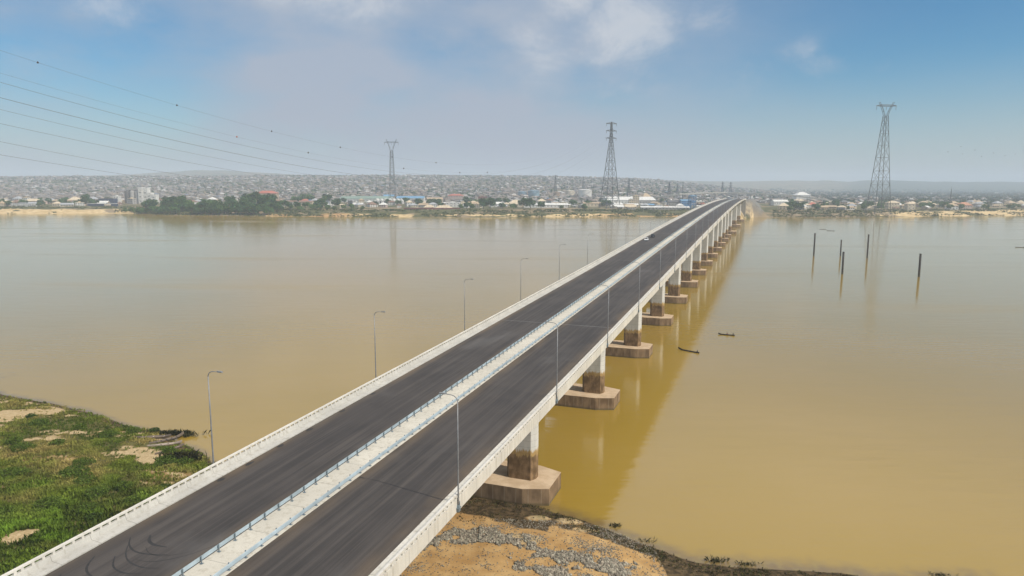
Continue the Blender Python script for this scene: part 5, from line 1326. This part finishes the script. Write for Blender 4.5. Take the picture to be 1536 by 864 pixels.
for p0, p1, d0, d1, n in [(-20, 190, 1370, 1750, 16), (190, 420, 1420, 1800, 12), (420, 740, 1400, 1850, 20), (740, 1000, 1500, 1900, 14), (1160, 1300, 1345, 1800, 36), (1300, 1420, 1345, 1800, 26), (1400, 1570, 1390, 1800, 24)]:
    got = 0
    for _ in range(2000):
        if got >= n: break
        d = random.uniform(d0, d1); px = random.uniform(p0, p1); x = at(px, d); k = random.choice([0, 0, 2, 3, 4, 4])
        if not free(x, d, 3) or d - far_shore(x) < 70: continue
        tree(x, d, k, random.uniform(.95, 1.5), 'among houses ' + zone(px)); got += 1

# scrub on the far bank, woods beyond the town: masses of leaves
def leaf_mass(name, centres, rad, per, size, tints, label, cat):
    n = len(centres)*per; C = np.repeat(np.asarray(centres), per, 0); Rr = np.repeat(np.asarray(rad), per); Tn = np.repeat(np.asarray(tints), per, 0)
    v = rng.normal(size=(n, 3)); v /= np.linalg.norm(v, axis=1)[:, None]; v[:, 2] = abs(v[:, 2])
    P = C + v*(Rr*rng.uniform(.4, 1.05, n))[:, None]*np.array((1, 1, .85)); sz = Rr*rng.uniform(.25, .5, n)*size
    u = rng.normal(size=(n, 3)); u /= np.linalg.norm(u, axis=1)[:, None]; w = np.cross(u, rng.normal(size=(n, 3))); w /= np.linalg.norm(w, axis=1)[:, None]
    V = np.stack([P-u*sz[:, None], P+w*sz[:, None]*.8, P+u*sz[:, None], P-w*sz[:, None]*.8], 1).reshape(-1, 3)
    o = link(name, np_mesh(name, V, np.arange(4*n).reshape(n, 4), M['leaf'], tint=np.repeat(Tn*rng.uniform(.75, 1.3, (n, 1)), 4, 0)))
    return tag(o, label, cat, kind='stuff')
cs, rs, ts_ = [], [], []
for _ in range(60000):
    if len(cs) > 5200: break
    px = random.uniform(-60, 1600); x0 = at(px, 1280); d = random.uniform(2, 105); y = far_shore(x0) + d; x = x0
    pr = float(np.interp(px, [-60, 195, 215, 420, 470, 560, 640, 900, 1000, 1120, 1140, 1300, 1330, 1600], [.10, .12, .8, .8, .55, .6, .4, .5, .45, .3, .85, .8, .40, .3]))
    if d > 60: pr = max(pr, .45)
    if px < 200 and d < 55: pr *= .12
    if noise.fractal(Vector((x*.02, y*.03, 6)), 1, 2, 3) < .35-pr: continue
    u, s = deck_line(x, y)
    if abs(u+16) < 60 and s > 1180: continue
    cs.append((x, y, far_h(x, y))); rs.append(random.uniform(.9, 2.6)); g = random.random()
    ts_.append(np.array((.055, .085, .028))*(1-g*g) + np.array((.13, .12, .05))*g*g*.9)
leaf_mass('bank_scrub', cs, rs, 14, 1.0, ts_, 'olive and dry scrub along the far bank', 'scrub')
cs, rs, ts_ = [], [], []
for _ in range(60000):
    if len(cs) > 10500: break
    px = random.uniform(-130, 1750); y = random.uniform(1800, 4700) if px < 1150 else random.uniform(1900, 5600); x = at(px, y)
    pr = float(np.interp(px, [-130, 900, 1100, 1250, 1350, 1750], [.55, .55, .5, .8, 1, 1]))
    if px > 1200 and y < 1900: pr *= .5
    if random.random() > pr or deck_line(x, y)[1] < 1750: continue
    cs.append((x, y, far_h(x, y) + 1.5)); rs.append(random.uniform(4, 8.5)); ts_.append((np.array((.030, .052, .024)) if px > 1150 else np.array((.052, .085, .032)))*random.uniform(.8, 1.3))
leaf_mass('distant_woods', cs, rs, 16, 1.05, ts_, 'dark band of woods and trees beyond the far town', 'woods')
leaf_dark = None

# ------------------------------------------------------------------ labels: each one points to one thing
byb = {}
for it in LABELS: byb.setdefault(it[1], []).append(it)
for base, its in byb.items():
    if len(its) == 1: its[0][0]['label'] = base; continue
    for i, it in enumerate(sorted(its, key=lambda q: q[3])):
        it[0]['label'] = f'{base}, {ordinal(i+1)} {it[2]}'

# ------------------------------------------------------------------ render settings
S.view_settings.view_transform = 'Standard'; S.view_settings.look = 'None'
S.view_settings.exposure = 0.0; S.view_settings.gamma = 1.0; S.view_settings.use_curve_mapping = False
S.cycles.use_denoising = True
S.cycles.max_bounces = 6; S.cycles.diffuse_bounces = 2; S.cycles.glossy_bounces = 3; S.cycles.volume_bounces = 1; S.cycles.transmission_bounces = 2
S.cycles.sample_clamp_indirect = 4.0
S.cycles.use_light_tree = False
